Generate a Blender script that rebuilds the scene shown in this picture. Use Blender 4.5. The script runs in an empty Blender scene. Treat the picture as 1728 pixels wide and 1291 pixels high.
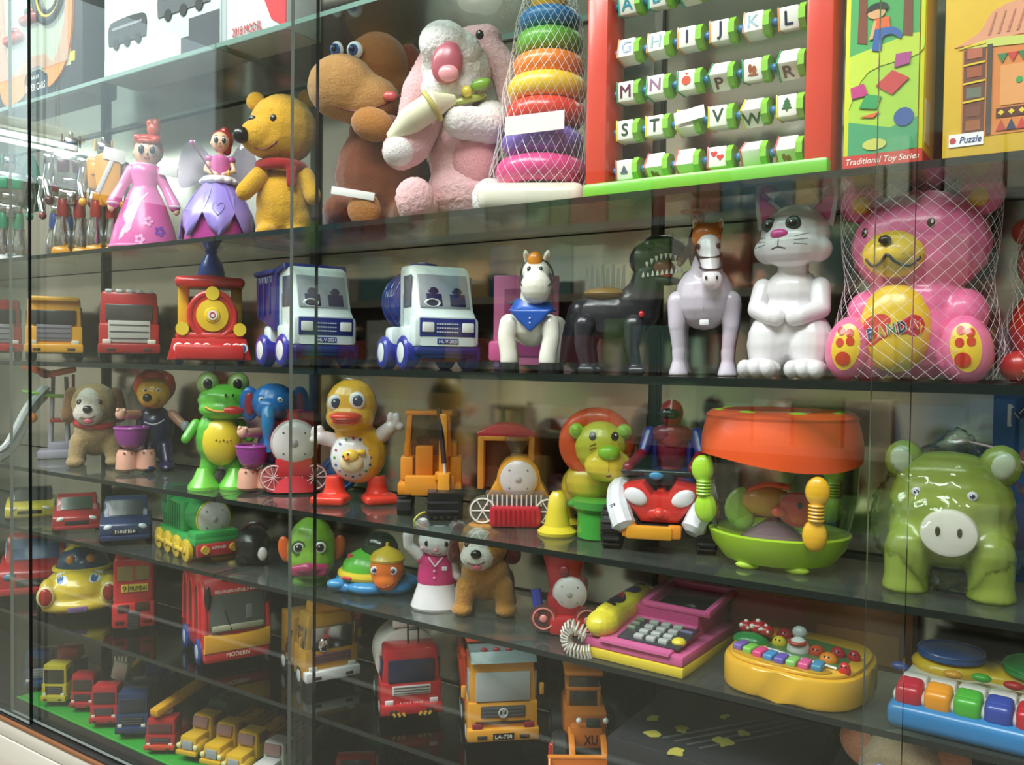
import bpy, bmesh, math, random
from math import sin, cos, pi, radians as R_
from mathutils import Vector as V, Matrix as M, Euler, noise
from mathutils.bvhtree import BVHTree
random.seed(7)
SC = bpy.context.scene
COL = SC.collection

# ------------------------------------------------------------------ camera, world, lights, exposure
cam = bpy.data.cameras.new('camera'); camo = bpy.data.objects.new('camera', cam); COL.objects.link(camo)
F_PX = 1450.0
cam.sensor_fit = 'HORIZONTAL'; cam.sensor_width = 36.0; cam.lens = 36.0*F_PX/1728.0
cam.clip_start = 0.05; cam.clip_end = 100
def set_camera(yaw=.588, pitch=.0283, roll=.0127, loc=(0, -1.26, 1.45)):
    f = V((-sin(yaw)*cos(pitch), cos(yaw)*cos(pitch), -sin(pitch)))
    r = V((cos(yaw), sin(yaw), 0)); u = r.cross(f)
    r2 = r*cos(roll)+u*sin(roll); u2 = u*cos(roll)-r*sin(roll)
    m = M((r2, u2, -f)).transposed().to_4x4(); m.translation = V(loc)
    camo.matrix_world = m
set_camera()
SC.camera = camo
SC.view_settings.view_transform = 'Standard'; SC.view_settings.look = 'None'
SC.view_settings.gamma = 1.0; SC.view_settings.use_curve_mapping = False
SC.view_settings.exposure = EXPOSURE = -.08
SC.cycles.max_bounces = 8; SC.cycles.transparent_max_bounces = 40; SC.cycles.glossy_bounces = 5
SC.cycles.caustics_reflective = False; SC.cycles.caustics_refractive = False
w = bpy.data.worlds.new('sky'); SC.world = w; w.use_nodes = True
w.node_tree.nodes['Background'].inputs[0].default_value = (.86, .95, 1.0, 1)
w.node_tree.nodes['Background'].inputs[1].default_value = 2.2
def area(name, loc, size, energy, color=(1, 1, 1), rot=(0, 0, 0)):
    l = bpy.data.lights.new(name, 'AREA'); l.shape = 'RECTANGLE'; l.size, l.size_y = size; l.energy = energy; l.color = color
    o = bpy.data.objects.new(name, l); o.location = loc; o.rotation_euler = [R_(a) for a in rot]; COL.objects.link(o); return o
# fluorescent battens hung square to the cabinet, and unseen area lights added above the aisle as key light
TUBES = [(-5.0, -1.0)]
for tx, ty in TUBES:
    area('fluorescent_light', (tx, ty, 2.62), (.1, 1.2), 14, (1.0, .98, .93))
for lx in (-3.6, -1.8, 0.0):
    area('added_key_light', (lx, -2.0, 4.1), (1.5, 1.2), 130, (.98, 1.0, .98), (10, 0, 0))

# ------------------------------------------------------------------ materials
def lin(h):
    h = h.lstrip('#'); c = [int(h[i:i+2], 16)/255 for i in (0, 2, 4)]
    return tuple(x/12.92 if x <= .04045 else ((x+.055)/1.055)**2.4 for x in c)+(1,)
_M = {}
NAMED = {}
def nt(name):
    m = bpy.data.materials.new(name); m.use_nodes = True
    return m, m.node_tree.nodes, m.node_tree.links
def mixfac(n, l, a, b, fac):
    x = n.new('ShaderNodeMix'); x.data_type = 'RGBA'; x.inputs['A'].default_value = a; x.inputs['B'].default_value = b
    l.new(fac, x.inputs['Factor']); return x.outputs['Result']
def mat(key):
    """'#rrggbb' glossy plastic, '~' plush, '!' polished metal, '?' clear plastic, '-' matt card or print"""
    if key in _M: return _M[key]
    if key in NAMED: _M[key] = NAMED[key](); return _M[key]
    k = key[0]; c = lin(key[1:] if k != '#' else key)
    m, n, l = nt(key); b = n['Principled BSDF']
    tc = n.new('ShaderNodeTexCoord'); no = n.new('ShaderNodeTexNoise'); l.new(tc.outputs['Object'], no.inputs['Vector'])
    def vary(a, scale, detail=3):
        no.inputs['Scale'].default_value = scale; no.inputs['Detail'].default_value = detail
        l.new(mixfac(n, l, tuple(x*(1-a) for x in c[:3])+(1,), tuple(min(1, x*(1+a)) for x in c[:3])+(1,), no.outputs['Fac']), b.inputs['Base Color'])
    def bump(s, d):
        bp = n.new('ShaderNodeBump'); bp.inputs['Strength'].default_value = s; bp.inputs['Distance'].default_value = d
        l.new(no.outputs['Fac'], bp.inputs['Height']); l.new(bp.outputs['Normal'], b.inputs['Normal'])
    if k == '#':
        vary(.05, 25); b.inputs['Roughness'].default_value = .3; b.inputs['Coat Weight'].default_value = .25; b.inputs['Coat Roughness'].default_value = .12
    elif k == '-':
        vary(.06, 60); b.inputs['Roughness'].default_value = .6
    elif k == '~':
        vary(.28, 260, 5); b.inputs['Roughness'].default_value = .95; bump(.6, .004)
        b.inputs['Sheen Weight'].default_value = .35; b.inputs['Sheen Roughness'].default_value = .5; b.inputs['Specular IOR Level'].default_value = .1
    elif k == '!':
        vary(.1, 40); b.inputs['Metallic'].default_value = 1; b.inputs['Roughness'].default_value = .16
    elif k == '?':
        n.remove(b); o = n['Material Output']
        tr = n.new('ShaderNodeBsdfTransparent'); tr.inputs[0].default_value = c
        g = n.new('ShaderNodeBsdfGlossy'); g.inputs['Roughness'].default_value = .08
        x = n.new('ShaderNodeMixShader'); l.new(schlick(n, l, .06), x.inputs[0]); l.new(g.outputs[0], x.inputs[2])
        df = n.new('ShaderNodeBsdfDiffuse'); df.inputs[0].default_value = c; y = n.new('ShaderNodeMixShader'); y.inputs[0].default_value = .08; l.new(tr.outputs[0], y.inputs[1]); l.new(df.outputs[0], y.inputs[2]); l.new(y.outputs[0], x.inputs[1])
        l.new(x.outputs[0], o.inputs[0])
    _M[key] = m; return m
def schlick(n, l, f0):                                               # the same reflectance from either side of a thin pane
    g = n.new('ShaderNodeNewGeometry'); d = n.new('ShaderNodeVectorMath'); d.operation = 'DOT_PRODUCT'
    l.new(g.outputs['Normal'], d.inputs[0]); l.new(g.outputs['Incoming'], d.inputs[1]); o = d.outputs['Value']
    for op, v in (('ABSOLUTE', None), ('SUBTRACT', 1.0), ('POWER', 5.0), ('MULTIPLY_ADD', 1-f0)):
        m = n.new('ShaderNodeMath'); m.operation = op
        if op == 'SUBTRACT': m.inputs[0].default_value = v; l.new(o, m.inputs[1])
        else:
            l.new(o, m.inputs[0])
            if v is not None: m.inputs[1].default_value = v
            if op == 'MULTIPLY_ADD': m.inputs[2].default_value = f0
        o = m.outputs[0]
    return o
def pane_glass(name, tint, rough, f0=.04):
    m, n, l = nt(name); n.remove(n['Principled BSDF']); o = n['Material Output']
    tr = n.new('ShaderNodeBsdfTransparent'); tr.inputs[0].default_value = tint
    g = n.new('ShaderNodeBsdfGlossy'); g.inputs['Roughness'].default_value = rough; g.inputs[0].default_value = (.9, 1, .97, 1)
    x = n.new('ShaderNodeMixShader'); l.new(schlick(n, l, f0), x.inputs[0]); l.new(tr.outputs[0], x.inputs[1]); l.new(g.outputs[0], x.inputs[2]); l.new(x.outputs[0], o.inputs[0])
    return m
NAMED['clear_bowl'] = lambda: pane_glass('clear_bowl', (.97, .96, .95, 1), .04, .05)
NAMED['clear_bag'] = lambda: pane_glass('clear_bag', (.97, .98, .96, 1), .1, .05)
NAMED['door_glass'] = lambda: pane_glass('door_glass', (.97, .985, .98, 1), .012, .035)
def _shelf():                                                        # dusty greenish shelf glass
    m, n, l = nt('shelf_glass'); n.remove(n['Principled BSDF']); o = n['Material Output']
    tr = n.new('ShaderNodeBsdfTransparent'); tr.inputs[0].default_value = (.8, .87, .84, 1)
    g = n.new('ShaderNodeBsdfGlossy'); g.inputs['Roughness'].default_value = .06
    d = n.new('ShaderNodeBsdfDiffuse'); d.inputs[0].default_value = (.25, .29, .27, 1)
    no = n.new('ShaderNodeTexNoise'); no.inputs['Scale'].default_value = 9; no.inputs['Detail'].default_value = 5
    rp = n.new('ShaderNodeMapRange'); rp.inputs[3].default_value = .06; rp.inputs[4].default_value = .22; l.new(no.outputs['Fac'], rp.inputs[0])
    y = n.new('ShaderNodeMixShader'); l.new(rp.outputs[0], y.inputs[0]); l.new(tr.outputs[0], y.inputs[1]); l.new(d.outputs[0], y.inputs[2])
    x = n.new('ShaderNodeMixShader'); l.new(schlick(n, l, .04), x.inputs[0]); l.new(y.outputs[0], x.inputs[1]); l.new(g.outputs[0], x.inputs[2]); l.new(x.outputs[0], o.inputs[0])
    return m
NAMED['shelf_glass'] = _shelf
def _goods():
    m, n, l = nt('mixed_cartons'); b = n['Principled BSDF']; g = n.new('ShaderNodeNewGeometry'); r = n.new('ShaderNodeValToRGB'); r.color_ramp.interpolation = 'CONSTANT'
    cs = ('#b8a890', '#a8503c', '#6a8a80', '#c8a060', '#8a4a50', '#4a6a8a', '#c8c0b0', '#7a9a5a'); e = r.color_ramp.elements
    while len(e) < len(cs): e.new(.5)
    for i, c in enumerate(cs): e[i].position = i/len(cs); e[i].color = lin(c)
    l.new(g.outputs['Random Per Island'], r.inputs[0]); l.new(r.outputs[0], b.inputs['Base Color']); b.inputs['Roughness'].default_value = .6; return m
NAMED['mixed_cartons'] = _goods
NAMED['smoked_glass'] = lambda: pane_glass('smoked_glass', (.2, .21, .21, 1), .05, .04)  # shelf F: dark reflections put into the glass tint
def simple(name, col, rough, metal=0, spec=.5, emit=0):
    def f():
        m, n, l = nt(name); b = n['Principled BSDF']
        no = n.new('ShaderNodeTexNoise'); no.inputs['Scale'].default_value = 14; no.inputs['Detail'].default_value = 6
        c = lin(col)
        l.new(mixfac(n, l, tuple(x*.85 for x in c[:3])+(1,), c, no.outputs['Fac']), b.inputs['Base Color'])
        b.inputs['Roughness'].default_value = rough; b.inputs['Metallic'].default_value = metal; b.inputs['Specular IOR Level'].default_value = spec
        if emit: b.inputs['Emission Color'].default_value = (1, .98, .93, 1); b.inputs['Emission Strength'].default_value = emit
        return m
    NAMED[name] = f
simple('mirror', '#d6d3c6', .15, 1)
simple('glass_edge', '#1b2422', .18)
simple('rack_grey', '#8a8e88', .6)
simple('rack_tan', '#a89a86', .6)
simple('strip', '#e8e6de', .5)
simple('glass_edge_black', '#0e1716', .15)
simple('glass_edge_light', '#8c9690', .2)
simple('glass_edge_pale', '#7fa096', .12)  # top shelf edge: the light it catches is put into the colour
simple('dark_metal', '#4a4640', .35, 1)
simple('laminate', '#d4d2c8', .45)
simple('brown_trim', '#8a5a38', .45)
simple('base_wood', '#a8762c', .5)
simple('black_track', '#1b1a1c', .4)
simple('paint_wall', '#b4b0a4', .8)
simple('paint_ceiling', '#c9c8c0', .85)
simple('floor_tile', '#8c8579', .35)
simple('lamp', '#ffffff', .5, 0, .5, 8)
simple('rubber', '#1c1c1f', .65)
simple('black_glass', '#15161c', .08)

# ------------------------------------------------------------------ shapes: each returns (verts, faces) in the toy's own units
def _rot(vs, c, rot):
    if not rot or not any(rot): return vs
    m = Euler([R_(a) for a in rot]).to_matrix(); c = V(c); return [m @ (v-c)+c for v in vs]
def E(x, y, z, rx, ry=None, rz=None, rot=None, n=16):
    ry = rx if ry is None else ry; rz = rx if rz is None else rz
    k = max(6, n//2); vs = [V((x, y, z-rz))]; fs = []
    for i in range(1, k):
        a = -pi/2+pi*i/k
        for j in range(n):
            b = 2*pi*j/n; vs.append(V((x+rx*cos(a)*cos(b), y+ry*cos(a)*sin(b), z+rz*sin(a))))
    vs.append(V((x, y, z+rz))); t = len(vs)-1
    for j in range(n):
        j2 = (j+1) % n; fs.append((0, 1+j2, 1+j)); fs.append((t, t-n+j, t-n+j2))
        for i in range(k-2):
            a = 1+i*n; fs.append((a+j, a+j2, a+n+j2, a+n+j))
    return _rot(vs, (x, y, z), rot), fs
def rings(rs, cap=True):
    n = len(rs[0]); vs = [p for r in rs for p in r]; fs = []
    for i in range(len(rs)-1):
        for j in range(n):
            a = i*n+j; b = i*n+(j+1) % n; fs.append((a, b, b+n, a+n))
    if cap: fs.append(tuple(range(n))[::-1]); fs.append(tuple(range(len(vs)-n, len(vs))))
    return vs, fs
def L(prof, x=0, y=0, z=0, n=24, rot=None, sx=1, sy=1, cap=True):   # lathe about z, profile [(r, z)]
    rs = [[V((x+r*sx*cos(2*pi*j/n), y+r*sy*sin(2*pi*j/n), z+h)) for j in range(n)] for r, h in prof]
    v, f = rings(rs, cap); return _rot(v, (x, y, z), rot), f
def frame(d):
    d = d.normalized(); a = V((0, 0, 1)) if abs(d.z) < .9 else V((0, 1, 0)); u = d.cross(a).normalized(); return u, d.cross(u).normalized()
def T(pts, r, n=8, cap=True):                                        # tube; r a number or one radius per point
    pts = [V(p) for p in pts]; rs = []; rr = r if isinstance(r, (list, tuple)) else [r]*len(pts); u = None
    for i, p in enumerate(pts):
        d = pts[min(i+1, len(pts)-1)]-pts[max(i-1, 0)]
        if u is None: u, w_ = frame(d)
        else:
            dn = d.normalized(); u = (u-dn*u.dot(dn)); u = u.normalized() if u.length > 1e-6 else frame(d)[0]; w_ = dn.cross(u)
        rs.append([p+(u*cos(2*pi*j/n)+w_*sin(2*pi*j/n))*rr[i] for j in range(n)])
    return rings(rs, cap)
def K(p0, p1, r0, r1=None, n=14):                                    # capsule
    r1 = r0 if r1 is None else r1; p0, p1 = V(p0), V(p1); d = (p1-p0); u, w_ = frame(d); dn = d.normalized(); rs = []
    for p, r, s in ((p0, r0, -1), (p1, r1, 1)):
        for a in ((80, 55, 28, 0) if s < 0 else (0, 28, 55, 80)):
            q = p+dn*(s*r*sin(R_(a))); rr = r*cos(R_(a)); rs.append([q+(u*cos(2*pi*j/n)+w_*sin(2*pi*j/n))*rr for j in range(n)])
    return rings(rs)
def C(p0, p1, r0, r1=None, n=20): return T([p0, p1], [r0, r0 if r1 is None else r1], n)
def W(x, y, z, r, w_, n=24, ax='x'):                                 # wheel-shaped disc with rounded shoulders, axis x or y
    pr = [(r*.86, -w_/2), (r, -w_*.36), (r, w_*.36), (r*.86, w_/2)]; v, f = L(pr, 0, 0, 0, n)
    m = Euler((0, pi/2, 0)).to_matrix() if ax == 'x' else Euler((pi/2, 0, 0)).to_matrix()
    return [m @ q+V((x, y, z)) for q in v], f
def B(x, y, z, sx, sy, sz, bev=None, rot=None, seg=2, top=1, topy=None):   # bevelled box, centre and full sizes; top < 1 tapers it
    bm = bmesh.new(); bmesh.ops.create_cube(bm, size=1)
    for v in bm.verts:
        k = top if v.co.z > 0 else 1; ky = (top if topy is None else topy) if v.co.z > 0 else 1; v.co = V((v.co.x*sx*k, v.co.y*sy*ky, v.co.z*sz))
    bv = min(sx, sy, sz)*.12 if bev is None else bev
    if bv > 0: bmesh.ops.bevel(bm, geom=bm.edges[:], offset=min(bv, min(sx, sy, sz)*.49), segments=seg, affect='EDGES', profile=.5)
    bm.verts.index_update(); vs = [v.co+V((x, y, z)) for v in bm.verts]; fs = [tuple(v.index for v in f.verts) for f in bm.faces]; bm.free()
    return _rot(vs, (x, y, z), rot), fs
def X(poly, y0, y1, bev=0, rot=None, c=None):                        # prism: outline in x,z pushed from y0 to y1
    n = len(poly); area2 = sum(poly[i][0]*poly[(i+1) % n][1]-poly[(i+1) % n][0]*poly[i][1] for i in range(n))
    if area2 < 0: poly = poly[::-1]
    bm = bmesh.new(); f = bm.faces.new([bm.verts.new((p[0], y0, p[1])) for p in poly])
    r = bmesh.ops.extrude_face_region(bm, geom=[f]); vv = [g for g in r['geom'] if isinstance(g, bmesh.types.BMVert)]
    for v in vv: v.co.y = y1
    if bev > 0:
        es = [e for e in bm.edges if abs(e.verts[0].co.y-e.verts[1].co.y) < 1e-6]
        bmesh.ops.bevel(bm, geom=es, offset=bev, segments=2, affect='EDGES', profile=.5, clamp_overlap=True)
    bmesh.ops.recalc_face_normals(bm, faces=bm.faces[:])
    bm.verts.index_update(); vs = [v.co.copy() for v in bm.verts]; fs = [tuple(v.index for v in g.verts) for g in bm.faces]; bm.free()
    return _rot(vs, c or (0, 0, 0), rot), fs
def TO(x, y, z, R, r, ax='z', n=28, k=10, rot=None, sx=1, sz=1):
    rs = []
    for i in range(n):
        a = 2*pi*i/n; rs.append([V(((R+r*cos(2*pi*j/k))*cos(a)*sx, (R+r*cos(2*pi*j/k))*sin(a)*sz, r*sin(2*pi*j/k))) for j in range(k)])
    rs.append(rs[0]); v, f = rings(rs, False)
    m = {'z': M.Identity(3), 'y': Euler((pi/2, 0, 0)).to_matrix(), 'x': Euler((0, pi/2, 0)).to_matrix()}[ax]
    v = [m @ q+V((x, y, z)) for q in v]; return _rot(v, (x, y, z), rot), f
def mv(s, d=(0, 0, 0), rot=None, c=(0, 0, 0), sc=None):
    v = s[0]
    if sc: v = [V(((q.x-c[0])*sc[0]+c[0], (q.y-c[1])*sc[1]+c[1], (q.z-c[2])*sc[2]+c[2])) for q in v]
    v = _rot(v, c, rot); d = V(d); return [q+d for q in v], s[1]
def mir(s, x=0): return [V((2*x-q.x, q.y, q.z)) for q in s[0]], [f[::-1] for f in s[1]]
def both(s, x=0): return [s, mir(s, x)]
def spl(pts, n=6, closed=False):                                     # smooth curve through points (Catmull-Rom), any dimension
    P_ = [tuple(p) for p in pts]; out = []; m = len(P_)
    for i in range(m if closed else m-1):
        a, b, c, d = (P_[(i-1) % m], P_[i], P_[(i+1) % m], P_[(i+2) % m]) if closed else (P_[max(i-1, 0)], P_[i], P_[i+1], P_[min(i+2, m-1)])
        for k in range(n):
            t = k/n; out.append(tuple(.5*(2*b[q]+(c[q]-a[q])*t+(2*a[q]-5*b[q]+4*c[q]-d[q])*t*t+(3*b[q]-a[q]-3*c[q]+d[q])*t**3) for q in range(len(b))))
    if not closed: out.append(P_[-1])
    return out
def ell(cx, cz, rx, rz=None, rot=0, n=22):
    rz = rx if rz is None else rz; a = R_(rot)
    return [(cx+rx*cos(2*pi*i/n)*cos(a)-rz*sin(2*pi*i/n)*sin(a), cz+rx*cos(2*pi*i/n)*sin(a)+rz*sin(2*pi*i/n)*cos(a)) for i in range(n)]
def rrect(cx, cz, w_, h, r=None, n=4):
    r = min(w_, h)*.2 if r is None else r; o = []
    for sx, sz, a0 in ((1, 1, 0), (-1, 1, 90), (-1, -1, 180), (1, -1, 270)):
        for i in range(n+1): a = R_(a0+90*i/n); o.append((cx+sx*(w_/2-r)+r*cos(a), cz+sz*(h/2-r)+r*sin(a)))
    return o

# ------------------------------------------------------------------ things and parts
CUR = {'o': None, 'u': 1, 'k': (1, 1)}
BV = {}
def thing(name, label, cat, loc, face=0, u=1e-3, kx=1, group=None):
    o = bpy.data.objects.new(name, None); COL.objects.link(o); o.empty_display_size = .05
    o.location = loc; o.rotation_euler = (0, 0, R_(face)); o['label'] = label; o['category'] = cat
    if group: o['group'] = group
    CUR.update(o=o, u=u, k=(kx, kx)); return o
def join(shapes):
    vs, fs = [], []
    for s in shapes:
        if isinstance(s, list): s = join(s)
        k = len(vs); vs += s[0]; fs += [tuple(i+k for i in f) for f in s[1]]
    return vs, fs
def make(name, vs, fs, col, parent, smooth=35):
    u = CUR['u']; kx, ky = CUR['k']
    me = bpy.data.meshes.new(name); me.from_pydata([(v[0]*u*kx, v[1]*u*ky, v[2]*u) for v in vs], [], fs); me.materials.append(mat(col))
    if smooth: me.shade_smooth(); me.set_sharp_from_angle(angle=R_(smooth))
    o = bpy.data.objects.new(name, me); COL.objects.link(o); o.parent = parent
    BV[o.name] = (vs, fs); return o
def remesh(vs, fs, voxel, sm=4, fuzz=0):
    me = bpy.data.meshes.new('t'); me.from_pydata([tuple(v) for v in vs], [], fs); o = bpy.data.objects.new('t', me); COL.objects.link(o)
    md = o.modifiers.new('r', 'REMESH'); md.mode = 'VOXEL'; md.voxel_size = voxel; md.use_smooth_shade = True
    if sm: s = o.modifiers.new('s', 'SMOOTH'); s.iterations = sm; s.factor = .5
    dg = bpy.context.evaluated_depsgraph_get(); ev = o.evaluated_get(dg); m2 = ev.to_mesh()
    out = [v.co.copy() for v in m2.vertices]; nf = [tuple(p.vertices) for p in m2.polygons]
    if fuzz: nn = [v.normal.copy() for v in m2.vertices]; out = [p+k*(random.random()*fuzz-.3*fuzz) for p, k in zip(out, nn)]
    ev.to_mesh_clear(); bpy.data.objects.remove(o); bpy.data.meshes.remove(me); return out, nf
def P(name, col, *shapes, par=None, smooth=35, blob=0, sm=4, fuzz=0, label=None):
    vs, fs = join(shapes)
    if blob: vs, fs = remesh(vs, fs, blob, sm, fuzz); smooth = 180
    o = make(name, vs, fs, col, par or CUR['o'], smooth)
    if label: o['label'] = label
    return o
def bvh(o):
    b = BV[o.name]
    if isinstance(b, tuple): b = BV[o.name] = BVHTree.FromPolygons(b[0], b[1])
    return b
def hit(o, x, z, az=0):
    """front surface of part o at (x, z), seen along +y turned by az about z: (point, normal)"""
    m = Euler((0, 0, R_(az))).to_matrix(); p, nrm, i, d = bvh(o).ray_cast(m @ V((x, -3000, z)), m @ V((0, 1, 0)))
    return (p, nrm, m) if p else (None, None, m)
def Dc(name, col, body, poly, off=.5, az=0, par=None, rows=4, label=None, down=False):
    """flat print or a thin patch that follows the surface: star-shaped outline (x, z)"""
    cx = sum(p[0] for p in poly)/len(poly); cz = sum(p[1] for p in poly)/len(poly); n = len(poly); pts = [(cx, cz)]
    for r in range(1, rows+1): pts += [(cx+(p[0]-cx)*r/rows, cz+(p[1]-cz)*r/rows) for p in poly]
    vs = []; last = None
    for x, z in pts:
        if down: p, nrm, i, d = bvh(body).ray_cast(V((x, z, 3000)), V((0, 0, -1))); vv = V((x, z, 0)); 
        else: p, nrm, m = hit(body, x, z, az); vv = m @ V((x, 0, z))
        if p is None:
            if last is None: continue_d = 0
            q = vv.copy()
            if last is not None:
                if down: q.z = last.z
                else: q = m @ V((x, (m.inverted() @ last).y, z))
        else: q = p+(V((0, 0, off)) if down else (m @ V((0, -off, 0)))+nrm*0); last = q
        vs.append(q)
    fs = []
    for j in range(n):
        j2 = (j+1) % n; fs.append((0, 1+j, 1+j2))
        for r in range(rows-1): a = 1+r*n; fs.append((a+j, a+n+j, a+n+j2, a+j2))
    o = make(name, vs, fs, col, par or CUR['o'], 180)
    if label: o['label'] = label
    return o
def Ln(name, col, body, pts, w_, off=.3, az=0, par=None, flat=.45):
    """raised line following the surface"""
    q = []
    for x, z in spl(pts, 5) if len(pts) > 2 else [tuple(a+(b-a)*t/6 for a, b in zip(pts[0], pts[1])) for t in range(7)]:
        p, nrm, m = hit(body, x, z, az)
        if p: q.append(p+m @ V((0, -off, 0)))
    if len(q) < 2: return None
    v, f = T(q, w_/2, 6); return make(name, v, f, col, par or CUR['o'], 180)
def text_mesh(s, bold=.012):
    cu = bpy.data.curves.new('t', 'FONT'); cu.body = s; cu.align_x = 'CENTER'; cu.align_y = 'CENTER'; cu.resolution_u = 3
    o = bpy.data.objects.new('t', cu); COL.objects.link(o); dg = bpy.context.evaluated_depsgraph_get()
    me = o.evaluated_get(dg).to_mesh(); vs = [v.co.copy() for v in me.vertices]; fs = [tuple(p.vertices) for p in me.polygons]
    o.evaluated_get(dg).to_mesh_clear(); bpy.data.objects.remove(o); bpy.data.curves.remove(cu)
    if bold > 0: n = len(vs); vs = [v+V((d, e, .004*q)) for q, (d, e) in enumerate(((-bold, 0), (bold, 0), (0, bold), (0, -bold))) for v in vs]; fs = [tuple(i+n*k for i in f) for k in range(4) for f in fs]
    return vs, fs
def Tx(name, col, s, cx, cz, h, w_=None, y=0, body=None, rot=0, az=0, par=None, off=.4, bold=.012, slant=0, down=False, arc=0):
    """flat lettering in the plane facing the viewer (or laid on a body, or flat on top when down)"""
    vs, fs = text_mesh(s, bold)
    x0, x1 = min(v.x for v in vs), max(v.x for v in vs); y0, y1 = min(v.y for v in vs), max(v.y for v in vs)
    k = h/(y1-y0); kw = w_/(x1-x0) if w_ else k; a = R_(rot); out = []
    for v in vs:
        px, pz = (v.x-(x0+x1)/2)*kw, (v.y-(y0+y1)/2)*k; px += slant*pz
        if arc: pz -= arc*(px/((x1-x0)*kw/2))**2
        X_, Z_ = cx+px*cos(a)-pz*sin(a), cz+px*sin(a)+pz*cos(a)
        if down: out.append(V((X_, Z_, y+v.z*k))); continue
        m = Euler((0, 0, R_(az))).to_matrix(); p = None
        if body is not None: p, nrm, m = hit(body, X_, Z_, az)
        out.append(p+m @ V((0, -off-v.z*k, 0)) if p else m @ V((X_, y-v.z*k, Z_)))
    return make(name, out, fs, col, par or CUR['o'], 0)
def scribble(col, n, cx, cz, h, w_, y, par=None, rot=0, seed=1, slant=0):
    """a row of small unreadable printed marks"""
    rg = random.Random(seed); sh = []; d = w_/n
    for k in range(n):
        x = -w_/2+d*(k+.5); t = rg.choice((0, 1, 2)); hh = h*(1 if t < 2 else .8)
        sh.append(B(x-d*.28, y, 0, d*.2, h*.04, hh, 0)); sh.append(B(x+d*.02, y, rg.uniform(-.3, .35)*h, d*.5, h*.04, h*.2, 0))
        if t: sh.append(B(x+d*.24, y, 0, d*.18, h*.04, hh*.9, 0))
    v, f = join(sh); a = R_(rot); return P('print', col, ([V((cx+q.x*cos(a)-q.z*sin(a), q.y, cz+q.x*sin(a)+q.z*cos(a))) for q in v], f), par=par, smooth=0)
def eye(body, x, z, r, white='#f4f2ee', iris='#17130f', rz=None, az=0, pup=.55, dx=0, dz=0, glint=True, deep=.35):
    p, nrm, m = hit(body, x, z, az); rz = rz or r
    if p is None: return
    e = P('eye', white, E(p.x, p.y, p.z, r, r*deep, rz, n=14, rot=(0, 0, az)))
    q = m @ V((dx, -r*deep*.62, dz)); P('pupil', iris, E(p.x+q.x, p.y+q.y, p.z+q.z, r*pup, r*deep*.5, rz*pup, n=12, rot=(0, 0, az)), par=e)
    if glint: q = m @ V((dx-r*.18, -r*deep*1.0, dz+rz*.2)); P('glint', '#ffffff', E(p.x+q.x, p.y+q.y, p.z+q.z, r*.14, r*.1, r*.14, n=8), par=e)
    return e
def patch(name, col, body, x, z, rx, ry=None, rz=None, sink=.0, az=0, par=None, rot=None, n=16):
    """a part-sunk ellipsoid sitting on the surface (nose, button, pad)"""
    p, nrm, m = hit(body, x, z, az); ry = rx*.4 if ry is None else ry; rz = rx if rz is None else rz
    if p is None: p = m @ V((x, 0, z))
    q = m @ V((0, sink, 0)); return P(name, col, E(p.x+q.x, p.y+q.y, p.z+q.z, rx, ry, rz, n=n, rot=rot), par=par)
def wheel(x, y, z, r, w_, tyre='rubber', hub='#c9cdd0', side=0, name='wheel', hr=.55):
    o = P(name, tyre, W(x, y, z, r, w_)); 
    for s in ((-1, 1) if side == 0 else (side,)): P('hub', hub, W(x+s*w_*.42, y, z, r*hr, w_*.25), par=o)
    return o
def copy_tree(o, parent=None):
    c = o.copy(); COL.objects.link(c)
    if parent: c.parent = parent
    for ch in o.children: copy_tree(ch, c)
    return c
def dup(o, loc, face, label=None):
    c = copy_tree(o); c.location = loc; c.rotation_euler = (0, 0, R_(face))
    if label: c['label'] = label
    return c
# ------------------------------------------------------------------ the shop and the cabinet
def struct(name, col, *shapes, smooth=0):
    CUR.update(o=None, u=1, k=(1, 1)); o = P(name, col, *shapes, smooth=smooth); o.parent = None; o['kind'] = 'structure'; return o
struct('floor', 'floor_tile', B(-2.0, -1.8, -.05, 9.2, 4.6, .1, 0))
struct('ceiling', 'paint_ceiling', B(-2.0, -1.8, 4.25, 9.2, 4.6, .1, 0))
struct('wall_back', 'paint_wall', B(-2.0, .45, 2.1, 9.2, .1, 4.2, 0))
struct('wall_front', 'paint_wall', B(-2.0, -4.05, 2.1, 9.2, .1, 4.2, 0))
struct('wall_right', 'paint_wall', B(2.55, -1.8, 2.1, .1, 4.4, 4.2, 0))
struct('wall_left', 'paint_wall', B(-6.55, -1.8, 1.35, .1, 4.4, 2.7, 0), B(-6.55, -3.9, 3.45, .1, .2, 1.5, 0), B(-6.55, .2, 3.45, .1, .4, 1.5, 0))
for k, z in enumerate((.5, .95, 1.4, 1.85, 2.3)): struct('trim_%d' % (k+1), ('rack_grey', 'rack_tan')[k % 2], B(-1.9, -3.85, z, 8.6, .3, .05, 0))
rng = random.Random(3); goods = []
for k, z in enumerate((.525, .975, 1.425, 1.875, 2.325)):
    x = -6.0
    while x < 2.2:
        wd = rng.uniform(.12, .36); ht = rng.uniform(.14, .36); goods.append(B(x+wd/2, -3.84, z+ht/2, wd-.02, .2, ht, 0)); x += wd
struct('rack_goods', 'mixed_cartons', *goods); bpy.data.objects['rack_goods']['kind'] = 'stuff'; bpy.data.objects['rack_goods']['label'] = 'boxed goods crowding the racks across the aisle'; bpy.data.objects['rack_goods']['category'] = 'boxes'
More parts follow.
